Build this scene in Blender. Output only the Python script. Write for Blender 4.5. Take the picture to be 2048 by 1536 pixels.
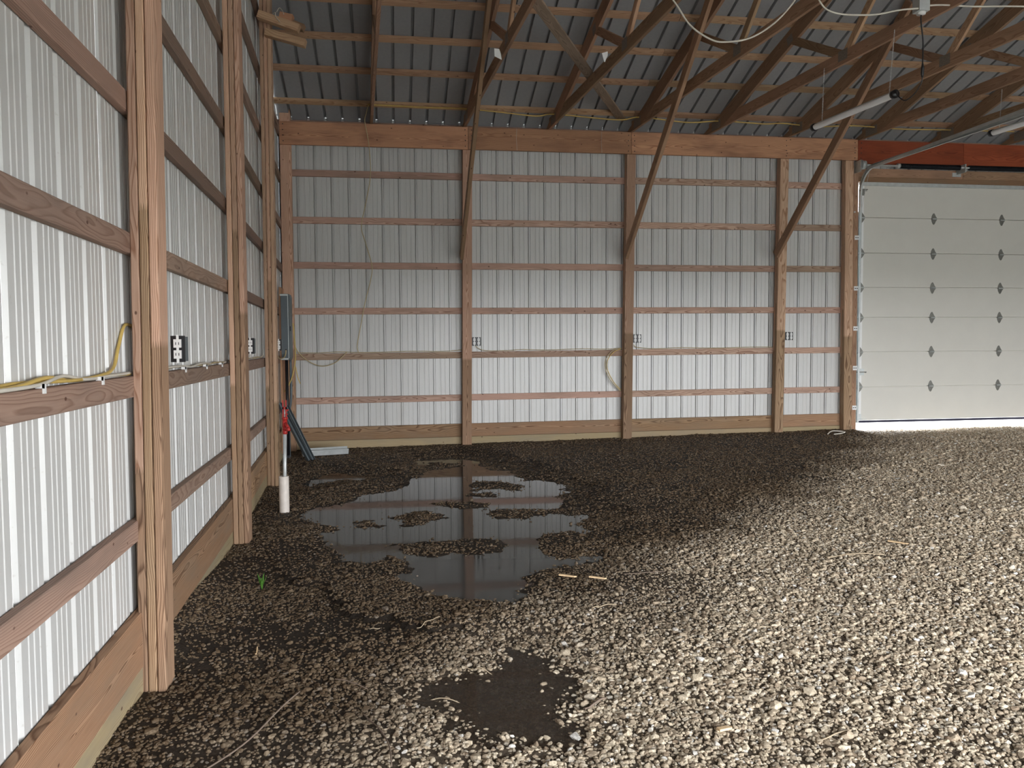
import bpy, bmesh, math, random
import numpy as np
from mathutils import Vector, Matrix, noise as mnoise
random.seed(7); np.random.seed(7)
PI = math.pi
for _o in list(bpy.data.objects): bpy.data.objects.remove(_o, do_unlink=True)
scn = bpy.context.scene
COL = scn.collection

# ------------------------------------------------------------------ camera
F_PX, CX, CZ, YAW, PITCH, ROLL = 1592.3, 1.14, 1.5121, .1469, .0495, -.0064
cam_d = bpy.data.cameras.new('camera'); cam = bpy.data.objects.new('camera', cam_d); COL.objects.link(cam)
cam_d.sensor_width = 36.0; cam_d.lens = 36.0 * F_PX / 2048.0; cam_d.clip_start = .05; cam_d.clip_end = 300
_fw = Vector((math.sin(YAW)*math.cos(PITCH), math.cos(YAW)*math.cos(PITCH), -math.sin(PITCH)))
_r = Vector((math.cos(YAW), -math.sin(YAW), 0)); _u = _r.cross(_fw)
_r2 = _r*math.cos(ROLL) + _u*math.sin(ROLL); _u2 = -_r*math.sin(ROLL) + _u*math.cos(ROLL)
_m = Matrix((( _r2.x, _u2.x, -_fw.x, CX), (_r2.y, _u2.y, -_fw.y, 0), (_r2.z, _u2.z, -_fw.z, CZ), (0, 0, 0, 1)))
cam.matrix_world = _m
scn.camera = cam

# ------------------------------------------------------------------ light
OPEN_X0, OPEN_X1, OPEN_Z = 1.7, 13.4, 2.15         # the raised door behind the photographer
wd = bpy.data.worlds.new('sky'); scn.world = wd; wd.use_nodes = True
_n = wd.node_tree; _n.nodes.clear()
wo = _n.nodes.new('ShaderNodeOutputWorld'); bg = _n.nodes.new('ShaderNodeBackground')
tc = _n.nodes.new('ShaderNodeTexCoord'); sp = _n.nodes.new('ShaderNodeSeparateXYZ'); cr = _n.nodes.new('ShaderNodeValToRGB')
_n.links.new(tc.outputs['Generated'], sp.inputs[0]); _n.links.new(sp.outputs['Z'], cr.inputs[0])
_n.links.new(cr.outputs[0], bg.inputs[0]); _n.links.new(bg.outputs[0], wo.inputs[0])
cr.color_ramp.elements[0].position = 0.0; cr.color_ramp.elements[0].color = (.97, .98, 1, 1)
cr.color_ramp.elements[1].position = .9; cr.color_ramp.elements[1].color = (.80, .90, 1.0, 1)
bg.inputs[1].default_value = 7.5
for nm, loc, rot, sx, sy in [('door_daylight_portal', ((OPEN_X0+OPEN_X1)/2, -1.2, OPEN_Z/2), (-PI/2, 0, 0), OPEN_X1-OPEN_X0, OPEN_Z)]:
    la = bpy.data.lights.new(nm, 'AREA'); la.shape = 'RECTANGLE'; la.size = sx; la.size_y = sy
    lo = bpy.data.objects.new(nm, la); COL.objects.link(lo); lo.location = loc; lo.rotation_euler = (PI/2, 0, 0)
    la.cycles.is_portal = True
scn.view_settings.view_transform = 'Standard'
try: scn.view_settings.look = 'None'
except Exception: pass
scn.view_settings.gamma = 1.0; scn.view_settings.use_curve_mapping = False
scn.view_settings.exposure = 1.3
try:
    scn.cycles.max_bounces = 10; scn.cycles.diffuse_bounces = 7; scn.cycles.transparent_max_bounces = 12
except Exception: pass

# ------------------------------------------------------------------ building constants
D = 11.163; YP = D-.155            # back wall sheet plane, front face of its posts
XR = 14.3; YF = -1.03              # right and front walls
RIDGE = D-6.1; TAN = 1/3.
LY = [-1.3, 3.6, 6.04, 8.48, 11.2]; LX = [.219, .04, -.05, -.18, -.322]
def lx(y): return float(np.interp(y, LY, LX))
def roof_z(y): return 4.54 + TAN*(D-y if y >= RIDGE else (D-RIDGE)-(RIDGE-y))

# ------------------------------------------------------------------ node helpers
def mat(name):
    m = bpy.data.materials.new(name); m.use_nodes = True; nt = m.node_tree; nt.nodes.clear()
    out = nt.nodes.new('ShaderNodeOutputMaterial'); b = nt.nodes.new('ShaderNodeBsdfPrincipled')
    nt.links.new(b.outputs[0], out.inputs[0]); return m, nt, b, out
class N:
    def __init__(s, nt): s.nt = nt
    def put(s, sock, v):
        if v is None: return
        if isinstance(v, bpy.types.NodeSocket): s.nt.links.new(v, sock)
        else: sock.default_value = v
    def node(s, t, **kw):
        n = s.nt.nodes.new(t)
        for k, v in kw.items(): setattr(n, k, v)
        return n
    def math(s, op, a, b=None, c=None, clamp=False):
        n = s.node('ShaderNodeMath', operation=op, use_clamp=clamp); s.put(n.inputs[0], a); s.put(n.inputs[1], b); s.put(n.inputs[2], c); return n.outputs[0]
    def vmath(s, op, a, b=None, sc=None):
        n = s.node('ShaderNodeVectorMath', operation=op); s.put(n.inputs[0], a)
        if b is not None: s.put(n.inputs[1], b)
        if sc is not None: s.put(n.inputs['Scale'], sc)
        return n.outputs['Value'] if op in ('LENGTH', 'DISTANCE', 'DOT_PRODUCT') else n.outputs[0]
    def noise(s, v, scale=5., detail=2., rough=.5, color=False):
        n = s.node('ShaderNodeTexNoise'); s.put(n.inputs['Vector'], v); n.inputs['Scale'].default_value = scale
        n.inputs['Detail'].default_value = detail; n.inputs['Roughness'].default_value = rough
        return n.outputs['Color'] if color else n.outputs[0]
    def mix(s, f, a, b, mode='MIX'):
        n = s.node('ShaderNodeMix', data_type='RGBA', blend_type=mode); s.put(n.inputs[0], f); s.put(n.inputs[6], a); s.put(n.inputs[7], b); return n.outputs[2]
    def ramp(s, f, pts):
        n = s.node('ShaderNodeValToRGB'); s.put(n.inputs[0], f); e = n.color_ramp.elements
        while len(e) < len(pts): e.new(.5)
        for i, (p, c) in enumerate(pts): e[i].position = p; e[i].color = (c, c, c, 1) if not isinstance(c, tuple) else (*c, 1)
        return n.outputs[0]
    def sep(s, v):
        n = s.node('ShaderNodeSeparateXYZ'); s.put(n.inputs[0], v); return n.outputs
    def comb(s, x, y, z):
        n = s.node('ShaderNodeCombineXYZ'); s.put(n.inputs[0], x); s.put(n.inputs[1], y); s.put(n.inputs[2], z); return n.outputs[0]
    def bump(s, h, strength=.3, dist=.002):
        n = s.node('ShaderNodeBump'); n.inputs['Strength'].default_value = strength; n.inputs['Distance'].default_value = dist
        s.put(n.inputs['Height'], h); return n.outputs[0]

def wood(name, base, late, dirt=(.20, .14, .10), dirt_amt=.35, ring=46., treated=None, rough=.75, knots=1.0, contrast=.8):
    """boards run along their local X axis; ring pattern from a log axis beside the board"""
    m, nt, b, out = mat(name); n = N(nt)
    co = n.node('ShaderNodeTexCoord').outputs['Object']; oi = n.node('ShaderNodeObjectInfo').outputs['Random']
    r1 = n.math('MULTIPLY', oi, 91.7); r2 = n.math('FRACT', n.math('MULTIPLY', oi, 17.31)); r3 = n.math('FRACT', n.math('MULTIPLY', oi, 53.7))
    off = n.comb(r1, n.math('MULTIPLY_ADD', r2, .16, .02), n.math('MULTIPLY_ADD', r3, .10, -.05))
    v = n.vmath('ADD', co, off)
    warp = n.vmath('SUBTRACT', n.noise(n.vmath('MULTIPLY', v, (1.3, 5., 5.)), 1.0, 2., .55, True), (.5, .5, .5))
    v2 = n.vmath('ADD', v, n.vmath('SCALE', warp, sc=.085))
    s = n.sep(v2)
    rr = n.math('SQRT', n.math('ADD', n.math('POWER', s[1], 2.), n.math('POWER', s[2], 2.)))
    w = n.math('FRACT', n.math('MULTIPLY', rr, ring*3.2))
    w = n.ramp(w, [(0, 0.), (.55, .25), (.86, 1.), (1., 0.)])
    fib = n.noise(n.vmath('MULTIPLY', v, (4., 170., 170.)), 1.0, 2., .6)
    w = n.math('MULTIPLY', n.math('ADD', w, n.math('MULTIPLY', n.math('SUBTRACT', fib, .5), .7)), contrast, clamp=True)
    if treated:
        at = n.node('ShaderNodeAttribute', attribute_type='OBJECT', attribute_name='joint').outputs['Fac']
        so = n.sep(co)
        tri = n.math('PINGPONG', n.math('ADD', so[1], so[2]), .0055)
        zz = n.math('ADD', so[0], n.math('MULTIPLY', tri, 6.5))
        sel = n.math('GREATER_THAN', zz, at)
        bc = n.mix(sel, (*treated[0], 1), (*base, 1)); lc = n.mix(sel, (*treated[1], 1), (*late, 1))
    else: bc, lc = (*base, 1), (*late, 1)
    c = n.mix(w, bc, lc)
    tone = n.math('MULTIPLY_ADD', r3, .42, .76)
    c = n.mix(1., c, n.comb(tone, n.math('MULTIPLY_ADD', r2, .08, n.math('MULTIPLY', tone, .955)), tone), 'MULTIPLY')
    bl = n.noise(n.vmath('MULTIPLY', v, (1.6, 7., 7.)), 1.0, 3., .6)
    c = n.mix(n.math('MULTIPLY', n.ramp(bl, [(.45, 0.), (.72, 1.)]), dirt_amt), c, (*dirt, 1))
    if knots:
        vo = n.node('ShaderNodeTexVoronoi'); n.put(vo.inputs['Vector'], n.vmath('MULTIPLY', v, (1., 1.6, 1.6))); vo.inputs['Scale'].default_value = 6.5
        k = n.ramp(vo.outputs['Distance'], [(.05*knots, 1.), (.085*knots, 0.)])
        c = n.mix(n.math('MULTIPLY', k, .85), c, (.075, .03, .018, 1))
    n.put(b.inputs['Base Color'], c); b.inputs['Roughness'].default_value = rough
    b.inputs['Specular IOR Level'].default_value = .3
    n.put(b.inputs['Normal'], n.bump(n.math('ADD', w, fib), .35, .0015))
    return m

def plain(name, col, rough=.6, metal=0., var=.06, scale=9., spec=.5, bumpy=0.):
    m, nt, b, out = mat(name); n = N(nt)
    co = n.node('ShaderNodeTexCoord').outputs['Object']
    f = n.noise(co, scale, 3., .6)
    k = n.math('MULTIPLY_ADD', n.math('SUBTRACT', f, .5), var*4, 1.)
    c = n.mix(1., (*col, 1), n.comb(k, k, k), 'MULTIPLY')
    n.put(b.inputs['Base Color'], c); b.inputs['Roughness'].default_value = rough; b.inputs['Metallic'].default_value = metal
    b.inputs['Specular IOR Level'].default_value = spec
    if bumpy: n.put(b.inputs['Normal'], n.bump(f, bumpy, .004))
    return m

M = {}
M['post'] = wood('post_lumber', (.62, .415, .29), (.34, .18, .105), treated=((.41, .27, .165), (.13, .07, .038)), knots=.8, dirt_amt=.25, contrast=1.0)
M['girt'] = wood('girt_lumber', (.56, .385, .295), (.27, .145, .10), dirt=(.20, .15, .12), dirt_amt=.45, contrast=.95, knots=1.2)
M['leftgirt'] = wood('dark_girt_lumber', (.36, .245, .185), (.20, .115, .08), dirt=(.19, .145, .12), dirt_amt=.55, contrast=.8)  # darker tone for the left wall girts
M['truss'] = wood('truss_lumber', (.43, .27, .17), (.25, .13, .075), dirt=(.17, .11, .07), dirt_amt=.45, knots=.7)
M['purlin'] = wood('purlin_lumber', (.53, .35, .22), (.33, .18, .10), dirt=(.22, .13, .08), dirt_amt=.3)
M['header'] = wood('header_lumber', (.60, .34, .195), (.28, .11, .055), dirt=(.19, .085, .055), dirt_amt=.6, knots=1.1)
M['redheader'] = wood('red_stained_lumber', (.36, .085, .035), (.20, .035, .015), dirt=(.10, .02, .012), dirt_amt=.5, knots=.6)
M['skirt'] = wood('treated_board', (.43, .27, .155), (.17, .085, .04), dirt=(.22, .17, .12), dirt_amt=.5, knots=.9, contrast=1.1)
M['skirtlow'] = wood('treated_board_green', (.37, .30, .175), (.24, .17, .09), dirt=(.24, .21, .16), dirt_amt=.6, knots=1.)
M['brace'] = wood('brace_lumber', (.44, .275, .17), (.26, .14, .08), dirt=(.19, .12, .08), dirt_amt=.6)
M['greybrace'] = wood('weathered_lumber', (.34, .26, .185), (.18, .13, .085), dirt=(.11, .09, .07), dirt_amt=.5)

def sheet_mat():
    m, nt, b, out = mat('white_steel_sheet'); n = N(nt)
    co = n.node('ShaderNodeTexCoord').outputs['Object']
    f = n.noise(n.vmath('MULTIPLY', co, (3, 3, .6)), 1.6, 4., .6)
    c = n.mix(n.ramp(f, [(.5, 0.), (.8, .5)]), (.58, .58, .565, 1), (.49, .475, .44, 1))
    g = n.noise(co, 55., 2., .5)
    c = n.mix(n.ramp(g, [(.66, 0.), (.74, .35)]), c, (.40, .37, .33, 1))
    n.put(b.inputs['Base Color'], c); b.inputs['Roughness'].default_value = .30; b.inputs['Specular IOR Level'].default_value = .5
    n.put(b.inputs['Normal'], n.bump(n.noise(n.vmath('MULTIPLY', co, (2, 2, .5)), 1., 1.), .08, .01))
    return m
M['sheet'] = sheet_mat()
M['roof'] = plain('roof_steel_underside', (.33, .333, .34), .7, 0., .05, 26., .15)
M['doorpanel'] = plain('door_panel_skin', (.68, .665, .61), .36, 0., .02, 4., .45)
M['galv'] = plain('galvanised_steel', (.56, .59, .585), .42, .35, .12, 14.)
M['darksteel'] = plain('dark_spring_steel', (.02, .022, .028), .45, .6, .1)
M['greybox'] = plain('grey_enamel', (.10, .12, .13), .45, .1, .08)
M['white'] = plain('white_plastic', (.80, .80, .79), .4, 0., .03)
M['pvc'] = plain('pvc_sleeve', (.66, .60, .54), .5, 0., .14, 11.)
M['black'] = plain('black_plastic', (.012, .012, .014), .4, 0., .05)
M['red'] = plain('red_cast_metal', (.42, .03, .025), .38, 0., .1, 30.)
M['yellowcable'] = plain('yellow_cable_jacket', (.62, .44, .13), .5, 0., .1)
M['whitecable'] = plain('white_cable_jacket', (.66, .62, .54), .5, 0., .06)
M['tancable'] = plain('tan_cable_jacket', (.50, .40, .22), .5, 0., .1)
M['paper'] = plain('white_tag_paper', (.82, .82, .80), .7, 0., .04)
M['seal'] = plain('door_bottom_seal', (.03, .03, .06), .7)
M['chip'] = plain('split_wood', (.66, .47, .27), .8, 0., .18, 40.)
M['straw'] = plain('dry_straw', (.42, .33, .22), .8, 0., .2, 30.)
M['twig'] = plain('twig_bark', (.19, .14, .105), .85, 0., .2, 30.)
M['leaf'] = plain('green_leaf', (.075, .20, .028), .5, 0., .2, 30.)
M['hinge'] = plain('hinge_steel', (.22, .22, .20), .45, .6, .2, 40.)
M['gusset'] = plain('dull_nail_plate', (.24, .205, .17), .6, .2, .2, 60.)

# dirt and gravel -------------------------------------------------
def damp_shade_mask(n, pos):
    """damp ground and painted shade towards the left wall and around the puddles: a ragged line where both end"""
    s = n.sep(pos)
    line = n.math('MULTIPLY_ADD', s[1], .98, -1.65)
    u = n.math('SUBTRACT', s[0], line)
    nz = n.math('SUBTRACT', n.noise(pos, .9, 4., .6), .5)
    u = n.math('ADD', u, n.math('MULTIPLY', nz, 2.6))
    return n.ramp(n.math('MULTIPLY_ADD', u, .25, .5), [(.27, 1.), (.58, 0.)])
def dirt_mat():
    m, nt, b, out = mat('gravel_soil'); n = N(nt)
    pos = n.node('ShaderNodeNewGeometry').outputs['Position']
    wet = damp_shade_mask(n, pos)
    g = n.noise(pos, 60., 4., .65); g2 = n.noise(pos, 5., 4., .6)
    dry = n.mix(g2, (.10, .075, .052, 1), (.19, .145, .10, 1)); damp_shade_col = n.mix(g2, (.016, .011, .007, 1), (.042, .029, .019, 1))
    c = n.mix(wet, dry, damp_shade_col)  # soil darkened for damp and for shade painted into the colour
    c = n.mix(n.ramp(g, [(.35, .55), (.6, 0.)]), c, (.012, .009, .007, 1))
    n.put(b.inputs['Base Color'], c)
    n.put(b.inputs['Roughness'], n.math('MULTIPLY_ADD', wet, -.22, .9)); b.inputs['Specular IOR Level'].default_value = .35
    n.put(b.inputs['Normal'], n.bump(g, .8, .012))
    return m
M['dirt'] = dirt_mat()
def stone_mat():
    m, nt, b, out = mat('gravel_stone'); n = N(nt)
    pos = n.node('ShaderNodeNewGeometry').outputs['Position']; oi = n.node('ShaderNodeObjectInfo').outputs['Random']
    wet = damp_shade_mask(n, pos)
    c = n.ramp(oi, [(0., (.28, .21, .145)), (.2, (.58, .48, .35)), (.42, (.42, .335, .24)), (.6, (.68, .585, .44)), (.78, (.58, .48, .345)), (.955, (.70, .63, .52)), (.985, (.76, .73, .67))])
    f = n.noise(pos, 120., 3., .6)
    c = n.mix(n.ramp(f, [(.4, .4), (.6, 0.)]), c, (.12, .085, .055, 1))
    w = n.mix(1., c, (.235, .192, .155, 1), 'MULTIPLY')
    c2 = n.mix(n.math('MULTIPLY', wet, .93), c, w)  # stone colour carries the damp and the painted shade left of the lit gravel
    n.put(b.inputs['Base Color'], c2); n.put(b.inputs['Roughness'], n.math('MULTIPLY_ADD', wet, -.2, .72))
    b.inputs['Specular IOR Level'].default_value = .13
    return m
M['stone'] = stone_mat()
def water_mat(nm='muddy_water', opaque=.9, mud=(.10, .097, .091, 1), tint=(.42, .38, .34, 1), refl=.8):
    m, nt, b, out = mat(nm); n = N(nt); nt.nodes.remove(b)
    fr = n.node('ShaderNodeFresnel'); fr.inputs[0].default_value = 1.36
    tr = n.node('ShaderNodeBsdfTransparent'); tr.inputs[0].default_value = tint
    df = n.node('ShaderNodeBsdfDiffuse'); df.inputs[0].default_value = mud
    m1 = n.node('ShaderNodeMixShader'); m1.inputs[0].default_value = opaque; nt.links.new(tr.outputs[0], m1.inputs[1]); nt.links.new(df.outputs[0], m1.inputs[2])
    gl = n.node('ShaderNodeBsdfGlossy'); gl.inputs[0].default_value = (refl, refl, refl, 1); gl.inputs['Roughness'].default_value = .04
    pos = n.node('ShaderNodeNewGeometry').outputs['Position']
    n.put(gl.inputs['Normal'], n.bump(n.noise(pos, 14., 2., .5), .04, .004)); 
    mx = n.node('ShaderNodeMixShader'); nt.links.new(fr.outputs[0], mx.inputs[0]); nt.links.new(m1.outputs[0], mx.inputs[1]); nt.links.new(gl.outputs[0], mx.inputs[2])
    nt.links.new(mx.outputs[0], out.inputs[0]); return m
M['water'] = water_mat()
M['clearwater'] = water_mat('shallow_brown_water', .5, (.115, .088, .066, 1), (.80, .72, .62, 1), .6)
M['outground'] = plain('outside_gravel', (.42, .40, .36), .9, 0., .15, 3., .2)
M['lens'] = plain('frosted_tube_lens', (.95, .95, .95), .3, 0., .02)
M['rust'] = plain('rusty_steel', (.16, .08, .05), .7, .2, .3, 30.)
M['siding'] = plain('interior_far_wall', (.50, .49, .47), .6, 0., .05, 2.)

# ------------------------------------------------------------------ object helpers
WM = {}
def link(name, me, material, parent=None, world=None):
    o = bpy.data.objects.new(name, me); COL.objects.link(o)
    world = world or Matrix.Identity(4)
    if parent is not None:
        o.parent = parent; o.matrix_local = WM[parent.name].inverted() @ world
    else: o.matrix_local = world
    WM[o.name] = world.copy()
    if material is not None and me is not None and not me.materials: me.materials.append(material)
    return o
def empty(name, loc, label=None, cat=None, group=None, kind=None):
    o = bpy.data.objects.new(name, None); COL.objects.link(o); o.empty_display_size = .1
    o.location = loc; WM[o.name] = Matrix.Translation(Vector(loc)); tag(o, label, cat, group, kind); return o
def tag(o, label=None, cat=None, group=None, kind=None):
    if label: o['label'] = label
    if cat: o['category'] = cat
    if group: o['group'] = group
    if kind: o['kind'] = kind
    return o
def pymesh(name, V, F, smooth=False):
    me = bpy.data.meshes.new(name); me.from_pydata([tuple(map(float, v)) for v in V], [], F); me.update()
    if smooth: me.polygons.foreach_set('use_smooth', [True]*len(me.polygons))
    return me
def board_mesh(L, w, t, ch=.003):
    """box along local X from 0 to L, width w in Z, thickness t in Y, chamfered long edges"""
    a, b = t/2, w/2; c = min(ch, a*.4, b*.4)
    P = [(-a+c, -b), (a-c, -b), (a, -b+c), (a, b-c), (a-c, b), (-a+c, b), (-a, b-c), (-a, -b+c)]
    V = [(0, y, z) for y, z in P] + [(L, y, z) for y, z in P]
    F = [tuple(range(7, -1, -1)), tuple(range(8, 16))] + [(i, (i+1) % 8, 8+(i+1) % 8, 8+i) for i in range(8)]
    return pymesh('board', V, F)
def frame(p0, p1, up):
    x = (Vector(p1)-Vector(p0)); L = x.length; x.normalize(); up = Vector(up)
    z = up - x*up.dot(x)
    if z.length < 1e-5: z = Vector((1, 0, 0)) - x*x.x
    z.normalize(); y = z.cross(x)
    return Matrix((( x.x, y.x, z.x, p0[0]), (x.y, y.y, z.y, p0[1]), (x.z, y.z, z.z, p0[2]), (0, 0, 0, 1))), L
def board(name, p0, p1, w, t, material, parent=None, up=(0, 0, 1)):
    mw, L = frame(p0, p1, up)
    return link(name, board_mesh(L, w, t), M[material], parent, mw)
class MB:
    def __init__(s): s.V = []; s.F = []
    def box(s, a, b, mtx=None):
        x0, y0, z0 = a; x1, y1, z1 = b; k = len(s.V)
        pts = [(x0, y0, z0), (x1, y0, z0), (x1, y1, z0), (x0, y1, z0), (x0, y0, z1), (x1, y0, z1), (x1, y1, z1), (x0, y1, z1)]
        if mtx is not None: pts = [tuple(mtx @ Vector(p)) for p in pts]
        s.V += pts
        s.F += [tuple(k+i for i in f) for f in ((3, 2, 1, 0), (4, 5, 6, 7), (0, 1, 5, 4), (1, 2, 6, 5), (2, 3, 7, 6), (3, 0, 4, 7))]
        return s
    def cyl(s, p0, p1, r, n=10, r1=None):
        mw, L = frame(p0, p1, (0, 0, 1)); r1 = r if r1 is None else r1; k = len(s.V)
        for X, R in ((0, r), (L, r1)):
            for i in range(n):
                a = 2*PI*i/n; s.V.append(tuple(mw @ Vector((X, R*math.cos(a), R*math.sin(a)))))
        s.F += [(k+i, k+(i+1) % n, k+n+(i+1) % n, k+n+i) for i in range(n)]
        s.F += [tuple(k+i for i in range(n-1, -1, -1)), tuple(k+n+i for i in range(n))]
        return s
    def prism(s, pts, mtx, h):
        """polygon pts in local XY extruded along local Z by h"""
        k = len(s.V); n = len(pts)
        for z in (0, h):
            for x, y in pts: s.V.append(tuple(mtx @ Vector((x, y, z))))
        s.F += [tuple(k+i for i in range(n-1, -1, -1)), tuple(k+n+i for i in range(n))]
        s.F += [(k+i, k+(i+1) % n, k+n+(i+1) % n, k+n+i) for i in range(n)]
        return s
    def tube(s, pts, r, n=6):
        P = [Vector(p) for p in pts]; k = len(s.V); m = len(P); ref = Vector((.13, .21, .97))
        for i, p in enumerate(P):
            d = (P[min(i+1, m-1)] - P[max(i-1, 0)]).normalized()
            if abs(d.dot(ref)) > .96: ref = Vector((.97, .2, .1))
            a = d.cross(ref).normalized(); b = d.cross(a)
            rr = r[i] if isinstance(r, (list, tuple)) else r
            for j in range(n): s.V.append(tuple(p + a*rr*math.cos(2*PI*j/n) + b*rr*math.sin(2*PI*j/n)))
        for i in range(m-1):
            for j in range(n): s.F.append((k+i*n+j, k+i*n+(j+1) % n, k+(i+1)*n+(j+1) % n, k+(i+1)*n+j))
        s.F += [tuple(k+j for j in range(n-1, -1, -1)), tuple(k+(m-1)*n+j for j in range(n))]
        return s
    def build(s, name, material, parent=None, smooth=False, origin=None):
        """origin: world point that becomes the object's origin (the vertices are given in world space)"""
        V = s.V
        w = Matrix.Identity(4)
        if origin is not None:
            o = Vector(origin); w = Matrix.Translation(o); V = [tuple(Vector(v)-o) for v in V]
        return link(name, pymesh(name, V, s.F, smooth), M[material], parent, w)
def spline(P, sub=6):
    P = [Vector(p) for p in P]; out = []
    for i in range(len(P)-1):
        a, b, c, d = P[max(i-1, 0)], P[i], P[i+1], P[min(i+2, len(P)-1)]
        for k in range(sub):
            t = k/sub
            out.append(.5*((2*b) + (c-a)*t + (2*a-5*b+4*c-d)*t*t + (3*b-a-3*c+d)*t**3))
    return out + [P[-1]]
def cable(name, pts, r, material, label, cat='cable', group=None, parent=None, sub=6):
    o = MB().tube(spline(pts, sub), r, 6).build(name, material, parent, True, origin=pts[0])
    if parent is None: tag(o, label, cat, group)
    return o

# ------------------------------------------------------------------ ground
MAIN = [(0.31,7.1),(0.4,7.44),(0.65,7.61),(0.81,7.97),(1.08,8.11),(1.23,8.3),(1.21,8.93),(1.47,8.99),(1.6,9.54),(1.4,9.85),(1.46,10.36),(1.95,10.43),(2.22,9.99),(2.19,9.33),(2.5,9.24),(2.48,8.8),(2.5,8.46),(2.78,8.52),(2.91,8.07),(2.84,7.69),(2.66,7.54),(2.75,7.27),(2.68,7.04),(2.52,6.88),(2.62,6.68),(2.79,6.71),(2.77,6.55),(2.58,6.42),(2.6,6.17),(2.67,6.1),(2.6,5.94),(2.51,6.18),(2.3,6.05),(2.23,5.95),(2.14,5.55),(2.21,5.31),(2.33,5.31),(2.59,5.38),(2.53,5.21),(2.28,5.11),(2.1,5.08),(2.0,4.98),(1.91,4.92),(1.97,4.8),(1.9,4.57),(1.85,4.45),(1.64,4.52),(1.5,4.57),(1.36,4.69),(1.24,4.88),(1.18,5.12),(1.2,5.31),(1.16,5.54),(1.09,5.64),(1.04,5.47),(0.93,5.4),(0.81,5.53),(0.71,5.8),(0.62,6.07),(0.55,6.36),(0.66,6.51),(0.67,6.63),(0.46,6.8),(0.36,6.95)]
ISL = [[(0.78,6.74),(0.88,6.79),(1.01,6.71),(1.0,6.57),(0.85,6.59)],[(1.1,6.85),(1.25,7.04),(1.41,7.08),(1.53,6.78),(1.44,6.69),(1.43,6.53),(1.25,6.54),(1.17,6.67)],[(1.46,7.41),(1.65,7.43),(1.84,7.34),(2.03,7.36),(1.94,7.18),(1.71,7.14),(1.53,7.29)],[(1.97,7.02),(2.24,7.04),(2.59,6.92),(2.34,6.73),(2.11,6.65),(1.96,6.77)],[(1.16,5.92),(1.42,5.9),(1.65,5.97),(1.91,5.94),(1.85,5.6),(1.64,5.54),(1.52,5.61),(1.34,5.57),(1.18,5.62)],[(1.98,8.67),(2.18,8.46),(2.47,8.25),(2.41,7.91),(2.13,8.06),(1.92,8.0)],[(1.9,7.86),(2.11,7.87),(2.05,7.67),(1.88,7.76)],[(1.49,9.36),(1.92,9.68),(1.95,9.89),(1.62,9.96),(1.43,9.57)]]
SMALL = [(0.16,8.65),(0.23,9.14),(0.46,9.4),(0.65,9.18),(0.82,9.02),(0.78,8.75),(0.59,8.9),(0.44,8.7),(0.26,8.52)]
FORE = [(1.51,3.68),(1.67,3.87),(1.79,3.86),(1.9,3.74),(1.95,3.55),(1.96,3.4),(1.91,3.26),(1.9,3.13),(1.96,3.0),(1.9,2.88),(1.79,2.85),(1.66,2.84),(1.51,2.86),(1.43,2.95),(1.34,3.17),(1.27,3.27),(1.15,3.39),(1.03,3.48),(1.06,3.58),(1.24,3.57),(1.38,3.6)]
ZW, ZF = .03, -.012
def sdist(poly, X, Y):
    d2 = np.full(X.shape, 1e9); ins = np.zeros(X.shape, bool); n = len(poly)
    for i in range(n):
        ax, ay = poly[i]; bx, by = poly[(i+1) % n]; ex, ey = bx-ax, by-ay
        wx, wy = X-ax, Y-ay; t = np.clip((wx*ex+wy*ey)/(ex*ex+ey*ey+1e-12), 0, 1)
        d2 = np.minimum(d2, (wx-ex*t)**2+(wy-ey*t)**2)
        c = ((ay > Y) != (by > Y)) & (X < (bx-ax)*(Y-ay)/((by-ay) if by != ay else 1e-9)+ax); ins ^= c
    d = np.sqrt(d2); return np.where(ins, -d, d)
_rs = np.random.RandomState(3); _tab = _rs.rand(64, 64)
def vnoise(X, Y, f):
    x = X*f; y = Y*f; xi = np.floor(x).astype(int); yi = np.floor(y).astype(int); u = x-xi; v = y-yi
    u = u*u*(3-2*u); v = v*v*(3-2*v); g = lambda a, b: _tab[a % 64, b % 64]
    return (g(xi, yi)*(1-u)*(1-v)+g(xi+1, yi)*u*(1-v)+g(xi, yi+1)*(1-u)*v+g(xi+1, yi+1)*u*v)*2-1
def sstep(a, b, x):
    t = np.clip((x-a)/(b-a), 0, 1); return t*t*(3-2*t)
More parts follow.
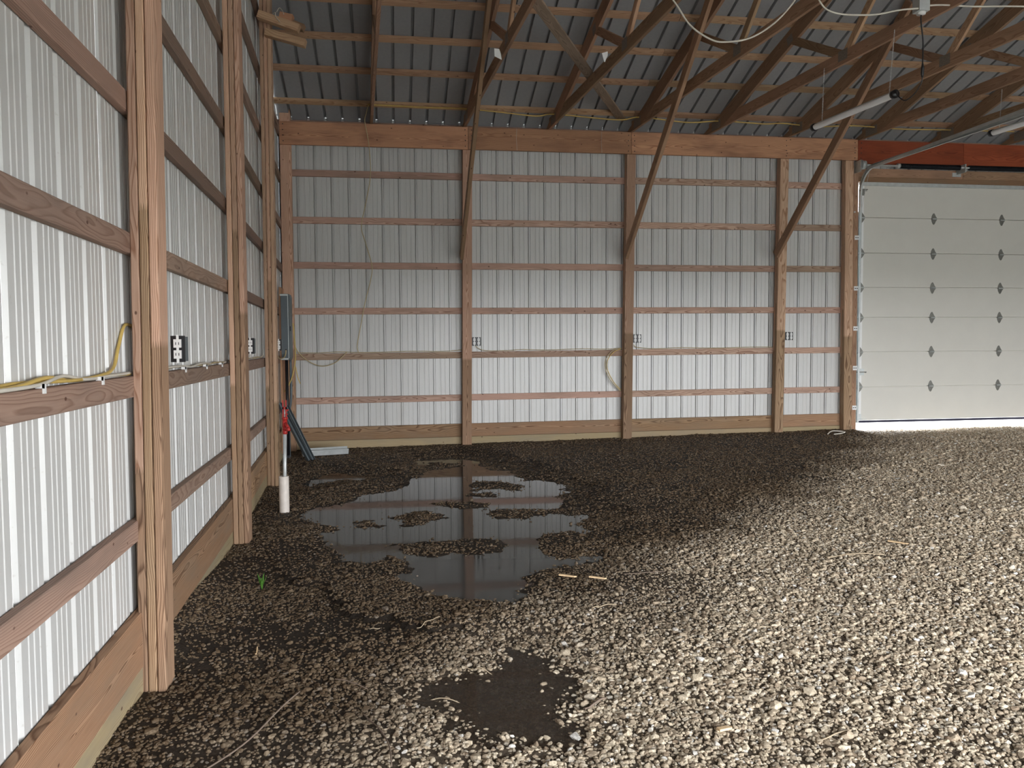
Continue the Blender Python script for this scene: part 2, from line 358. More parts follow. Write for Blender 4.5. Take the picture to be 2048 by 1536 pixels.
def ground(X, Y, fine=True):
    X = np.asarray(X, float); Y = np.asarray(Y, float)
    g = np.interp(Y, [-2, 3, 6, 8.5, 11.2], [0, 0, .055, .062, .095])
    g = g + .115*np.clip(X/8, 0, 1.2)*np.clip((Y-4)/7, 0, 1)**1.5
    LXX = np.interp(Y, LY, LX)
    g = g + .12*np.exp(-np.clip(X-LXX, 0, 9)/.16)*sstep(3.72, 3.95, Y)*(1-sstep(4.3, 6.0, Y))
    g = g + .03*np.exp(-np.clip(X-LXX, 0, 9)/.25)*(1-sstep(3.3, 3.7, Y))
    g = g + .012*vnoise(X+3, Y+5, .9)*np.clip(1, 0, 1) + .006*vnoise(X+9, Y+2, 3.1)
    shore = .07*vnoise(X, Y, 4.3)+.06*vnoise(X+7, Y, 9.)+.05*vnoise(X+3, Y+8, 19.)
    sm = sdist(MAIN, X, Y)
    for I in ISL: sm = np.maximum(sm, -sdist(I, X, Y))
    for sd, zw in ((sm, ZW), (sdist(SMALL, X, Y), ZW+.006), (sdist(FORE, X, Y), ZF)):
        sd = sd+shore*.8
        k = sstep(0, .5, sd)
        out = zw + .004 + (np.maximum(g, zw+.012)-zw)*k
        inn = zw - np.minimum(.035, -sd*.16) 
        g = np.where(sd > .5, g, np.where(sd > 0, out, inn))
    g = g - .065*sstep(7.85, 8.3, X)*sstep(9.9, 11.0, Y)
    if fine: g = g + .0035*vnoise(X, Y, 17.) + .002*vnoise(X, Y, 41.)
    return g
xs = np.concatenate([np.linspace(-1.2, -.6, 4), np.arange(-.55, 7.0, .025), np.arange(7.0, 11.6, .05), np.linspace(11.7, 14.6, 16)])
ys = np.concatenate([np.linspace(-1.25, 1.2, 26), np.arange(1.3, 6.0, .022), np.arange(6.0, 11.0, .03), np.linspace(11.0, 11.4, 14)])
GX, GY = np.meshgrid(xs, ys); GZ = ground(GX, GY)
def grid_mesh(name, GX, GY, GZ):
    ny, nx = GX.shape; V = np.stack([GX.ravel(), GY.ravel(), GZ.ravel()], 1).astype(np.float32)
    i = np.arange(nx-1)[None, :] + nx*np.arange(ny-1)[:, None]; i = i.ravel()
    Q = np.stack([i, i+1, i+nx+1, i+nx], 1).astype(np.int32)
    me = bpy.data.meshes.new(name); me.vertices.add(len(V)); me.vertices.foreach_set('co', V.ravel())
    me.loops.add(Q.size); me.loops.foreach_set('vertex_index', Q.ravel()); me.polygons.add(len(Q))
    me.polygons.foreach_set('loop_start', np.arange(0, Q.size, 4, dtype=np.int32)); me.polygons.foreach_set('loop_total', np.full(len(Q), 4, np.int32))
    me.update(calc_edges=True); me.polygons.foreach_set('use_smooth', [True]*len(Q)); return me
floor = link('floor', grid_mesh('floor', GX, GY, GZ), M['dirt']); tag(floor, kind='structure')

def hull_stone(seed, sx, sy, sz, npts=20):
    rs = random.Random(seed); bm = bmesh.new()
    for _ in range(npts):
        v = Vector((rs.gauss(0, 1), rs.gauss(0, 1), rs.gauss(0, 1))).normalized()*(rs.uniform(.86, 1.))
        bm.verts.new((v.x*sx, v.y*sy, v.z*sz))
    r = bmesh.ops.convex_hull(bm, input=bm.verts)
    bmesh.ops.delete(bm, geom=[e for e in r['geom_interior'] if isinstance(e, bmesh.types.BMVert)], context='VERTS')
    me = bpy.data.meshes.new('stone'); bm.to_mesh(me); bm.free()
    me.materials.append(M['stone']); return me
STONES = [hull_stone(11+i, 1, random.uniform(.62, .92), random.uniform(.42, .66)) for i in range(9)]
def in_view(X, Y, margin):
    dx, dy = X-CX, Y; z = dx*_fw.x+dy*_fw.y; x = dx*_r.x+dy*_r.y
    return (z > 2.2) & (np.abs(x) < z*(1024/F_PX)*1.05+margin)
rs = np.random.RandomState(5)
NC = 620000
PX = rs.uniform(-.5, 12.5, NC); PY = rs.uniform(2.0, 11.25, NC)
lim = np.interp(PY, LY, LX)
ok = in_view(PX, PY, .5) & (PX > lim-.02)
PX, PY = PX[ok], PY[ok]
dryv = np.clip((PX-(PY*.98-2.1)+1.1*vnoise(PX, PY, 1.1))*.5+.5, 0, 1)      # how loose and dense the gravel lies
sd = sdist(MAIN, PX, PY)
for I in ISL: sd = np.maximum(sd, -sdist(I, PX, PY))
sf = np.minimum(np.minimum(sd, sdist(SMALL, PX, PY)), sdist(FORE, PX, PY))
patch = np.clip(.5+1.6*vnoise(PX+20, PY, 1.7)+.6*vnoise(PX, PY+20, 5.), 0, 1)
p = (.30+.70*np.maximum(dryv, patch*np.clip(1.5-.13*PY, .35, 1)*.95)); p = np.where(sf < .0, .16, p); p = np.where(sdist(FORE, PX, PY) < 0, .9, p)
p = p*np.clip(1.15-.035*PY, .6, 1)
keep = rs.rand(len(PX)) < p
PX, PY, dryv, sf = PX[keep], PY[keep], dryv[keep], sf[keep]
n = len(PX)
rad = np.clip(.0089*np.exp(rs.normal(0, .33, n)), .0045, .03)*(.92+.25*dryv)*(1+.022*np.clip(PY-5, 0, 9))
big = rs.rand(n) < .006; rad[big] *= rs.uniform(1.5, 2.1, big.sum())
PZ = ground(PX, PY) + rad*np.where(sf < 0, np.where(rs.rand(n) < .25, .7, -.1), (.02+.42*dryv*rs.rand(n)))
ROT = np.stack([rs.normal(0, .28, n), rs.normal(0, .28, n), rs.uniform(0, 2*PI, n)], 1)
# the 300 stones that show largest are objects of their own
depth = (PX-CX)*_fw.x+PY*_fw.y; side = np.abs((PX-CX)*_r.x+PY*_r.y)
insight = (side < depth*.643) & (depth > 2.78) & (sf > 0)
score = np.where(insight, rad/depth, 0); top = np.argsort(-score)[:300]
mask = np.ones(n, bool); mask[top] = False
for i in top:
    w = Matrix.Translation((PX[i], PY[i], PZ[i])) @ Matrix.Rotation(ROT[i, 2], 4, 'Z') @ Matrix.Rotation(ROT[i, 0], 4, 'X') @ Matrix.Scale(rad[i], 4)
    link('stone', STONES[i % 9], None, floor, w)
pm = bpy.data.meshes.new('gravel'); idx = np.where(mask)[0]; pm.vertices.add(len(idx))
pm.vertices.foreach_set('co', np.stack([PX[idx], PY[idx], PZ[idx]], 1).astype(np.float32).ravel())
a = pm.attributes.new('rot', 'FLOAT_VECTOR', 'POINT'); a.data.foreach_set('vector', ROT[idx].astype(np.float32).ravel())
a = pm.attributes.new('scl', 'FLOAT', 'POINT'); a.data.foreach_set('value', rad[idx].astype(np.float32))
a = pm.attributes.new('pick', 'INT', 'POINT'); a.data.foreach_set('value', rs.randint(0, 9, len(idx)).astype(np.int32))
pm.update()
gravel = link('gravel', pm, M['stone'], floor); gravel['kind'] = 'stuff'
proto = bpy.data.collections.new('stone_shapes')
for k, me in enumerate(STONES): proto.objects.link(bpy.data.objects.new('stone_shape', me))
ng = bpy.data.node_groups.new('scatter_gravel', 'GeometryNodeTree')
ng.interface.new_socket('Geometry', in_out='INPUT', socket_type='NodeSocketGeometry'); ng.interface.new_socket('Geometry', in_out='OUTPUT', socket_type='NodeSocketGeometry')
gi = ng.nodes.new('NodeGroupInput'); go = ng.nodes.new('NodeGroupOutput'); ip = ng.nodes.new('GeometryNodeInstanceOnPoints')
ci = ng.nodes.new('GeometryNodeCollectionInfo'); ci.inputs['Collection'].default_value = proto; ci.inputs['Separate Children'].default_value = True; ci.inputs['Reset Children'].default_value = True
def nattr(nm, t):
    q = ng.nodes.new('GeometryNodeInputNamedAttribute'); q.data_type = t; q.inputs['Name'].default_value = nm
    return [s for s in q.outputs if s.enabled and s.name == 'Attribute'][0]
ip.inputs['Pick Instance'].default_value = True
ng.links.new(gi.outputs[0], ip.inputs['Points']); ng.links.new(ci.outputs[0], ip.inputs['Instance'])
ng.links.new(nattr('pick', 'INT'), ip.inputs['Instance Index']); e2r = ng.nodes.new('FunctionNodeEulerToRotation')
ng.links.new(nattr('rot', 'FLOAT_VECTOR'), e2r.inputs[0]); ng.links.new(e2r.outputs[0], ip.inputs['Rotation'])
ng.links.new(nattr('scl', 'FLOAT'), ip.inputs['Scale']); ng.links.new(ip.outputs[0], go.inputs[0])
md = gravel.modifiers.new('scatter', 'NODES'); md.node_group = ng
print('stones', n)

# puddles: flat water meeting the dipped ground
def puddle(name, poly, z, label, grow=.2, mt='water'):
    cx = sum(p[0] for p in poly)/len(poly); cy = sum(p[1] for p in poly)/len(poly)
    x0, x1 = min(p[0] for p in poly)-.3, max(p[0] for p in poly)+.3; y0, y1 = min(p[1] for p in poly)-.3, max(p[1] for p in poly)+.3
    gx = np.arange(x0, x1, .06); gy = np.arange(y0, y1, .06); X, Y = np.meshgrid(gx, gy)
    S = sdist(poly, X, Y); h = ground(X, Y, False)
    S2 = np.where(h > z+.012, 1, 0)
    V = []; ids = {}; F = []
    for j in range(len(gy)-1):
        for i in range(len(gx)-1):
            c = [(j, i), (j, i+1), (j+1, i+1), (j+1, i)]
            if min(S[a] for a in c) < grow and min(S2[a] for a in c) == 0:
                f = []
                for a in c:
                    if a not in ids: ids[a] = len(V); V.append((X[a]-cx, Y[a]-cy, 0))
                    f.append(ids[a])
                F.append(tuple(f))
    o = link(name, pymesh(name, V, F, True), M[mt], None, Matrix.Translation((cx, cy, z)))
    return tag(o, label, 'puddle')
puddle('puddle', MAIN, ZW, 'large shallow puddle reflecting the white back wall, with gravel islands')
puddle('puddle', SMALL, ZW+.006, 'small faint puddle in the dirt near the left corner', mt='clearwater')
puddle('puddle', FORE, ZF, 'shallow muddy puddle in the foreground gravel, stones showing through', mt='clearwater')

gm = MB()
gm.box((-30, 11.35, .0), (60, 70, .125)); gm.box((-30, -60, -.2), (60, -1.3, -.02)); gm.box((-40, -1.3, -.2), (-.9, 11.35, -.02)); gm.box((14.7, -1.3, -.2), (60, 11.35, -.02))
tag(gm.build('ground', 'outground'), kind='structure')

# ------------------------------------------------------------------ ribbed sheets
RIB = .2258
def rib_profile(nrib, start=0., minor=True, soft=False):
    """(u, depth) outline of a sheet: deep trapezoid recess every RIB, two low minor ribs between"""
    P = []
    for k in range(nrib):
        u = k*RIB+start
        if soft: P += [(u, 0), (u+.010, -.014), (u+.034, -.014), (u+.044, 0), (u+.090, 0), (u+.093, -.003), (u+.098, -.003), (u+.101, 0), (u+.132, 0), (u+.135, -.003), (u+.140, -.003), (u+.143, 0), (u+.176, 0), (u+.179, -.003), (u+.184, -.003), (u+.187, 0)]; continue
        P += [(u, 0), (u+.002, -.030), (u+.013, -.030), (u+.015, 0), (u+.032, 0), (u+.033, -.012), (u+.038, -.012), (u+.039, 0)] if minor else [(u, 0), (u+.006, -.026), (u+.030, -.026), (u+.036, 0)]
        if minor: P += [(u+.098, 0), (u+.103, -.003), (u+.111, -.003), (u+.116, 0), (u+.158, 0), (u+.163, -.003), (u+.171, -.003), (u+.176, 0)]
    P.append((nrib*RIB+start, 0)); return P
def sheet_mesh(P, z0, z1f):
    V = []; F = []
    for u, d in P: V += [(u, d, z0), (u, d, z1f(u))]
    for i in range(len(P)-1): F.append((2*i, 2*i+2, 2*i+3, 2*i+1))
    return pymesh('sheet', V, F)

wall_back = empty('wall_back', (3.8, D, .1), kind='structure')
x = -.109-RIB*1-.024
me4 = sheet_mesh(rib_profile(4), .06, lambda u: 4.58)
Rb = Matrix.Rotation(PI, 4, 'Z')
k = 0
while x < 7.93:
    nr = 4 if x+RIB*4 < 8.0 else max(1, int(round((7.96-x)/RIB)))
    me = me4 if nr == 4 else sheet_mesh(rib_profile(nr), .06, lambda u: 4.58)
    # the recess (negative depth) must point outwards, away from the room (+y)
    w = Matrix(((1, 0, 0, x), (0, -1, 0, D), (0, 0, 1, 0), (0, 0, 0, 1)))
    link('metal_panel', me, M['sheet'], wall_back, w); x += nr*RIB; k += 1
# strip of wall over the garage door
link('metal_panel', sheet_mesh(rib_profile(27), 3.9, lambda u: 4.58), M['sheet'], wall_back, Matrix(((1, 0, 0, 7.95), (0, -1, 0, D+.003), (0, 0, 1, 0), (0, 0, 0, 1))))

wall_left = empty('wall_left', (lx(5)-.04, 5, 0), kind='structure')
y = -1.2+.045
k = 0
while y < 11.1:
    nr = 4 if y+4*RIB < 11.25 else int((11.25-y)/RIB)+1
    y1 = y+nr*RIB; a = Vector((lx(y)-.042, y, 0)); b = Vector((lx(y1)-.042, y1, 0)); d = (b-a).normalized(); nrm = Vector((d.y, -d.x, 0))
    # local x along wall, local y (depth) into the room
    w = Matrix(((d.x, nrm.x, 0, a.x), (d.y, nrm.y, 0, a.y), (0, 0, 1, 0), (0, 0, 0, 1)))
    yy = y
    zf = lambda u, yy=yy: roof_z(yy+u)-.005
    P = rib_profile(nr, soft=True)
    if yy < RIDGE < yy+nr*RIB:
        P = sorted(P+[(RIDGE-yy, 0)])
    link('metal_panel', sheet_mesh(P, -.05, zf), M['sheet'], wall_left, w); y = y1; k += 1

# girts and skirt boards of the back wall (flat boards on the outside of the posts)
BG = [(3.88, 3.882), (3.248, 3.264), (2.647, 2.651), (2.024, 2.044), (1.408, 1.444), (.805, .851)]
PXB = [(-.323, -.183), (2.08, 2.21), (4.392, 4.527), (6.70, 6.838), (7.77, 7.895)]   # back post x ranges
for i, (za, zb) in enumerate(BG):
    for j in range(4):
        xa = (PXB[j][0]+PXB[j][1])/2; xb = (PXB[j+1][0]+PXB[j+1][1])/2
        z0 = za+(zb-za)*(xa+.19)/8.0 - .0445; z1 = za+(zb-za)*(xb+.19)/8.0 - .0445
        q = random.uniform(-.004, .004)
        board('girt', (xa, D-.021, z0+q), (xb-.002, D-.021, z1+q), .089, .038, 'girt', wall_back)
for j in range(4):
    xa = (PXB[j][0]+PXB[j][1])/2; xb = (PXB[j+1][0]+PXB[j+1][1])/2 + (.1 if j == 3 else 0)
    za = .392+.05*(xa+.2)/8; zb = .392+.05*(xb+.2)/8
    board('skirt_board', (xa, D-.022, za-.09), (xb-.002, D-.022, zb-.09), .18, .038, 'skirt', wall_back)
    board('skirt_board', (xa, D-.024, za-.275), (xb-.002, D-.024, zb-.275), .184, .038, 'skirtlow', wall_back)

# girts and skirt boards of the left wall
LPY = [-1.16, 1.16, 3.6, 6.04, 8.48, 10.95]
LZ = [.675, 1.298, 1.909, 2.506, 3.09, 3.70, 4.31, 4.92, 5.53, 6.12]
for i, z in enumerate(LZ):
    for j in range(5):
        ya, yb = LPY[j]+.07, (LPY[j+1]+.07 if j < 4 else 11.12)
        top = roof_z(max(ya, RIDGE) if yb > RIDGE > ya else (yb if yb > RIDGE else ya))
        za = z+(.0 if j < 3 else -.0)
        lim_a, lim_b = roof_z(ya), roof_z(yb)
        if za+.1 > max(lim_a, lim_b)-.05: continue
        if za+.1 > min(lim_a, lim_b)-.05:      # shorten the board where the roof comes down
            s = D-ya if ya > RIDGE else 0
            if yb > RIDGE: yb = D-(za+.15-4.54)/TAN
            else: ya = RIDGE-((D-RIDGE)-(za+.15-4.54)/TAN)
            if yb-ya < .2: continue
        board('girt', (lx(ya)-.0205, ya, za+.0445), (lx(yb)-.0205, yb-.002, za+.0445), .089, .038, 'leftgirt', wall_left)
for j in range(5):
    ya, yb = LPY[j]+.07, (LPY[j+1]+.07 if j < 4 else 11.12)
    t = .36+.012*(max(ya, 3)-3.6); t2 = .36+.012*(max(yb, 3)-3.6)
    board('skirt_board', (lx(ya)-.018, ya, t-.119), (lx(yb)-.018, yb-.002, t2-.119), .238, .040, 'skirt', wall_left)
    board('skirt_board', (lx(ya)-.019, ya, t-.33), (lx(yb)-.019, yb-.002, t2-.33), .18, .038, 'skirtlow', wall_left)

# ------------------------------------------------------------------ posts: three laminated plies each
def post(label, base, topp, ply_axis, joints, wide=.14, ply=.038, group=None):
    """base/topp: centre of the section; ply_axis: horizontal direction in which the plies are stacked"""
    e = empty('wall_post', base, label, 'post', group)
    a = Vector(ply_axis).normalized(); b = Vector(base); c = Vector(topp)
    for k in range(3):
        s = (k-1)*ply
        p0 = b+a*s; p1 = c+a*s
        mw, L = frame(p0, p1, Vector((0, 0, 1)).cross(a))       # width runs across the ply axis
        o = link('ply', board_mesh(L, wide, ply-.003, .005), M['post'], e, mw); o['joint'] = float(joints[k]-b.z)
    return e
LPJ = {3.6: (1.002, 2.125, 1.541), 6.04: (1.25, 2.365, 1.774), 8.48: (1.115, 2.2, .95), 1.16: (1.2, 2.0, 1.5), -1.16: (1.2, 1.9, 1.5)}
LN = {3.6: 'nearest laminated post on the left wall, pinkish above and tan below',
      6.04: 'second laminated post along the left wall, with a dark knot in its outer ply',
      8.48: 'third laminated post along the left wall, just before the grey breaker panel'}
for yy in (3.6, 6.04, 8.48):
    q = {3.6: (.0, .028), 6.04: (.0, .012), 8.48: (.0, .02)}[yy]
    x0 = lx(yy)+.057+.0
    ze = roof_z(yy)-.06
    post(LN[yy], (x0-.02*(yy == 3.6), yy+.07, -.25), (x0+q[1], yy+.07, ze), (1, 0, 0), LPJ[yy])
for yy in (1.16,):
    post('laminated post on the left wall beside the photographer', (lx(yy)+.057, yy+.07, -.25), (lx(yy)+.057, yy+.07, roof_z(yy)-.06), (1, 0, 0), LPJ[yy])
BPN = ['corner post where the back wall meets the left wall, behind the breaker panel', 'first laminated post of the back wall, its foot behind the large puddle',
       'second laminated post of the back wall from the left corner, beside the looped cable', 'third laminated post of the back wall from the left corner',
       'slim post at the left side of the garage door opening']
BPJ = [1.5, 1.33, 1.68, 1.715, 1.62]
BB = [((-.325, -.185), (-.312, -.184)), ((2.065, 2.196), (2.116, 2.228)), ((4.376, 4.497), (4.43, 4.557)), ((6.681, 6.814), (6.735, 6.866)), ((7.785, 7.906), (7.755, 7.885))]
for i, (lo, hi) in enumerate(BB):
    zt = 4.72 if i == 0 else 4.46
    yy = YP+.057
    sl = ((hi[0]+hi[1])-(lo[0]+lo[1]))/2/3.9
    xc = (lo[0]+lo[1])/2; w = (.131 if i else .14)
    post(BPN[i], (xc-sl*.3, yy, -.25), (xc+sl*(zt-.2), yy, zt), (0, 1, 0), (BPJ[i], BPJ[i]+.4, BPJ[i]-.3), wide=w)

# ------------------------------------------------------------------ header beams
HY = YP-.0205
def header(label, xa, xb, z0, z1, material, y=HY, t=.038):
    e = board('header_beam', (xa, y, (z0+z1)/2), (xb, y, (z0+z1)/2+.003), z1-z0, t, material)
    tag(e, label, 'beam'); return e
H = []
H.append(header('knotty reddish brown header beam over the leftmost bay of the back wall', -.314, 2.177, 4.172, 4.473, 'header'))
H.append(header('reddish brown header beam over the second bay of the back wall, with two thin string ends', 2.183, 4.479, 4.176, 4.476, 'header'))
H.append(header('long header beam with oval grain over the back wall, ending at the garage door', 4.486, 7.918, 4.18, 4.479, 'header'))
H.append(header('dark red stained header beam above the garage door, left length', 7.924, 9.63, 4.14, 4.475, 'redheader'))
H.append(header('dark red stained header beam above the garage door, right length', 9.634, 14.2, 4.14, 4.475, 'redheader'))
for h, xb in ((0, -.27), (0, 2.14), (1, 2.225), (1, 4.44), (2, 4.525), (2, 6.80), (2, 7.87), (3, 7.97)):
    for z in (4.215, 4.29, 4.36, 4.435):
        MB().cyl((xb+random.uniform(-.008, .008), HY-.019, z), (xb, HY-.024, z), .007, 6).build('bolt', 'black', H[h])
for xx, za in ((2.85, 4.47), (4.05, 4.47)):
    MB().tube([(xx, HY-.024, za), (xx-.006, HY-.026, za-.14), (xx+.004, HY-.024, 4.18)], .0022, 4).build('string', 'whitecable', H[1])
# filler boards between header and roof edge, outside the trusses
MB().box((-.36, D-.014, 4.40), (14.2, D-.002, 4.5405)).build('eave_board', 'girt', wall_back, origin=(0, D, 4.4))
# framing above the garage door
h1 = board('door_header_board', (7.99, D-.08, 4.03), (9.70, D-.08, 4.03), .125, .038, 'brace'); tag(h1, 'brown framing board above the garage door, left of the joint below the spring', 'board')
h2 = board('door_header_board', (9.705, D-.08, 4.03), (14.2, D-.08, 4.03), .125, .038, 'brace'); tag(h2, 'greyish framing board above the garage door, right of the joint', 'board')
h3 = board('door_header_board', (7.93, D-.085, 3.93), (14.2, D-.085, 3.93), .07, .05, 'skirt'); tag(h3, 'narrow orange board directly above the top edge of the garage door', 'board')
jb = board('door_jamb_board', (7.955, D-.10, -.2), (7.94, D-.10, 4.12), .075, .06, 'brace', up=(1, 0, 0)); tag(jb, 'dark upright jamb board between the opening post and the door track', 'board')

# ------------------------------------------------------------------ roof: sheets and purlins
ceiling = empty('ceiling', (7, RIDGE, roof_z(RIDGE)), kind='structure')
SL = (D-RIDGE)/math.cos(math.atan(TAN))
for side in (0, 1):
    n4 = None
    P = rib_profile(4, minor=False); V = []; F = []
    # local x along the building, local y up the roof normal (ribs stand out upwards), local z down the slope
    for u, d in P: V += [(u, -d*1.7, -0.0), (u, -d*1.7, SL+(.014))]
    for i in range(len(P)-1): F.append((2*i, 2*i+1, 2*i+3, 2*i+2))
    me = pymesh('roof_panel', V, F)
    ca, sa = math.cos(math.atan(TAN)), math.sin(math.atan(TAN)); sg = 1 if side == 0 else -1
    x = -.175-.024-RIB
    k = 0
    while x < 14.2:
        zax = Vector((0, sg*ca, -sa)); nax = Vector((0, sg*sa, ca)); xax = Vector((1, 0, 0))
        o0 = Vector((x, RIDGE, roof_z(RIDGE)))
        w = Matrix(((xax.x, nax.x, zax.x, o0.x), (xax.y, nax.y, zax.y, o0.y), (xax.z, nax.z, zax.z, o0.z), (0, 0, 0, 1)))
        link('roof_panel', me, M['roof'], ceiling, w); x += 4*RIB; k += 1
PS = [.44, 1.07, 1.63, 2.2, 2.8, 3.4, 4.0, 4.6, 5.2, 5.85]
for s in PS:
    for side in (0, 1):
        yy = D-s if side == 0 else YF+s*.985; z = 4.54+TAN*s-.0205
        if side: z = roof_z(yy)-.0205
        up = (0, ca, -sa) if side == 0 else (0, -ca, -sa)
        for xa, xb in ((-.34, 4.44), (4.444, 9.15), (9.154, 14.2)):
            q = random.uniform(-.01, .01) if side == 0 else 0
            board('purlin', (xa, yy+q, z), (xb, yy+q, z), .089, .037, 'purlin', ceiling, up=up)

# ------------------------------------------------------------------ trusses
TH = [.877, 2.13, 3.30, 4.47, 5.60, 6.81, 7.95, 9.15, 10.35, 11.55, 12.75]
TD = [.045, .06, .076, .09, .11, .105, .10, .10, .10, .10, .10]
TLAB = ['roof truss nearest the left wall, seen almost edge on', 'second roof truss from the left, carrying a bent white paper tag',
 'third roof truss from the left, with a white paper tag on its bottom chord', 'fourth roof truss from the left, where the diagonal board ends',
 'fifth roof truss from the left, carrying the tube light and junction box', 'sixth roof truss from the left, its foot above the third back wall post',
 'seventh roof truss from the left, its foot at the left end of the red header', 'eighth roof truss from the left, its foot above the torsion spring', 'ninth roof truss from the left, behind the second tube light',
 'tenth roof truss from the left, just entering the right edge of the roof', 'eleventh roof truss from the left, beyond the right edge of the picture']
CAXZ = math.atan(TAN)
def tp(i, s, z): return (TH[i]+TD[i]*s, D-.04-s, z)
def truss(i):
    e = empty('roof_truss', tp(i, 6.1, 4.43), TLAB[i], 'truss', 'roof trusses')
    up = (0, 0, 1); S2 = 12.1
    zt = lambda s: 4.498+TAN*s-.098 if s <= 6.06 else 4.498+TAN*(12.12-s)-.098
    h = .186
    for sg in (0, 1):
        fl = (lambda q: q) if sg == 0 else (lambda q: 12.12-q)
        top = lambda q: 4.4985+TAN*q
        P = [(.0, 4.4795), (.53, 4.4795), (6.06, top(6.06)-.196), (6.06, top(6.06)), (.0, top(0))]
        mw, L = frame(tp(i, fl(0), zt(0)), tp(i, fl(6.06), zt(6.06)), up); inv = mw.inverted()
        loc = [inv @ Vector(tp(i, fl(q), z)) for q, z in P]
        V = [(v.x, -.019, v.z) for v in loc]+[(v.x, .019, v.z) for v in loc]; n5 = len(P)
        F = [tuple(range(n5)), tuple(range(2*n5-1, n5-1, -1))]+[((k+1) % n5, k, n5+k, n5+(k+1) % n5) for k in range(n5)]
        link('top_chord', pymesh('top_chord', V, F), M['truss'], e, mw)
    board('bottom_chord', tp(i, .20, 4.549), tp(i, 11.92, 4.549), .138, .0365, 'truss', e)
    N1, N2, N3, T1, T2 = 3.08, 6.06, 9.04, 2.12, 4.3
    def web(a, b, mt='truss', lab=None):
        o = board('web', tp(i, *a), tp(i, *b), .089, .035, mt, e); return o
    web((N1-.02, 4.58), (T1, zt(T1)-.02)); web((N1+.02, 4.58), (T2, zt(T2)-.02), 'purlin')
    web((N2-.03, 4.58), (T2+.05, zt(T2)-.02)); web((N2, 4.58), (N2, zt(N2)-.05))
    web((N2+.03, 4.58), (12.12-T2-.05, zt(T2)-.02)); web((N3-.02, 4.58), (12.12-T2, zt(T2)-.02)); web((N3+.02, 4.58), (12.12-T1, zt(T1)-.02))
    for (s, z, w, hh) in ((N1, 4.575, .15, .11), (N2, 4.575, .20, .12), (T1, zt(T1)-.02, .11, .10), (T2, zt(T2)-.02, .13, .10), (.40, 4.555, .24, .12)):
        for sg in (-1, 1):
            c = Vector(tp(i, s, z)); c.x += sg*.0195
            m = MB(); m.box((-.0007, -w/2, -hh/2), (.0007, w/2, hh/2)); 
            R = Matrix.Rotation(-CAXZ if z > 4.6 else 0, 4, 'X')
            link('nail_plate', pymesh('nail_plate', m.V, m.F), M['gusset'], e, Matrix.Translation(c) @ Matrix.Rotation(math.atan(TD[i]), 4, 'Z') @ R)
    return e
for i in range(len(TH)): truss(i)

# knee braces from the back posts up into the trusses and the flat diagonal lath
def kb(label, a, b, mt='brace'):
    o = board('knee_brace', a, b, .135, .045, mt, up=(0, 1, 1)); tag(o, label, 'brace')
kb('knee brace rising from the first back wall post on the left towards the roof', (2.075, YP-.045, 2.72), (2.175, 8.33, 5.22))
kb('knee brace rising from the second back wall post, beside the looped cable', (4.40, YP-.045, 2.75), (4.585, 8.36, 5.30))
kb('knee brace rising from the third back wall post, passing behind the tube light', (6.655, YP-.045, 2.79), (6.97, 8.44, 5.36))
o = board('diagonal_brace', (4.36, 10.98, 4.634), (2.32, 7.02, 4.634), .12, .025, 'greybrace', up=(1, -.5, 0)); tag(o, 'greyish flat board running diagonally across three truss bottom chords', 'brace')

# ------------------------------------------------------------------ scrap lumber bracketed on the third left post
o = board('short_board', (-.14, 8.32, 4.785), (.252, 8.30, 4.655), .075, .09, 'purlin'); tag(o, 'upper short board sticking out from the third left post near the roof', 'board')
o = board('short_board', (-.09, 8.44, 4.66), (.30, 8.42, 4.56), .07, .09, 'purlin'); tag(o, 'lower short board sticking out from the third left post, under the other', 'board')
o = board('lumber_offcut', (.06, 8.37, 4.79), (.185, 8.36, 4.765), .085, .09, 'header'); tag(o, 'dark red lumber offcut lying on the short boards by the third left post', 'offcut')
o = board('lumber_offcut', (.17, 8.40, 4.745), (.29, 8.39, 4.70), .06, .09, 'truss'); tag(o, 'brown lumber offcut at the outer end of the short boards by the third left post', 'offcut')
cable('cable_end', [(.0, 8.31, 4.80), (.03, 8.255, 4.79), (.035, 8.25, 4.75), (.06, 8.245, 4.715), (.075, 8.25, 4.70)], .004, 'whitecable', 'short white cable end hanging over the upper short board at the third left post')
cable('cable_end', [(.03, 8.35, 4.83), (.06, 8.34, 4.87), (.09, 8.33, 4.84), (.105, 8.32, 4.80)], .004, 'whitecable', 'curled white cable end on top of the red offcut at the third left post')

# ------------------------------------------------------------------ garage door
door = empty('door_1', (10.5, D-.04, .3), kind='structure')
ZS = [.325, .838, 1.364, 1.882, 2.331, 2.845, 3.372, 3.865]
XD0, XD1 = 8.055, 13.6
for i in range(7):
    m = MB(); z0, z1 = ZS[i]+.003, ZS[i+1]-.003; yf, yb = D-.052, D-.008
    m.V += [(XD0, yb, z0), (XD0, yf, z0+.006), (XD0, yf, z1-.002), (XD0, yb, z1), (XD1, yb, z0), (XD1, yf, z0+.006), (XD1, yf, z1-.002), (XD1, yb, z1)]
    m.F += [(3, 2, 1, 0), (4, 5, 6, 7), (0, 1, 5, 4), (1, 2, 6, 5), (2, 3, 7, 6), (3, 0, 4, 7)]
    m.box((XD0, yb-.012, z1-.03), (XD1, yb, z1+.03)) if i < 6 else m.box((XD0, yb, z1-.03), (XD1, yb+.01, z1+.08))
    m.build('door_panel', 'doorpanel', door, origin=(XD0, D, z0))
    MB().box((XD0+.002, D-.0545, z0+.012), (XD0+.062, D-.052, z1-.01)).build('end_stile', 'white', door, origin=(XD0, D, z0))
MB().box((XD0, D-.062, .296), (XD1, D-.004, .326)).build('bottom_seal', 'seal', door, origin=(XD0, D, .3))
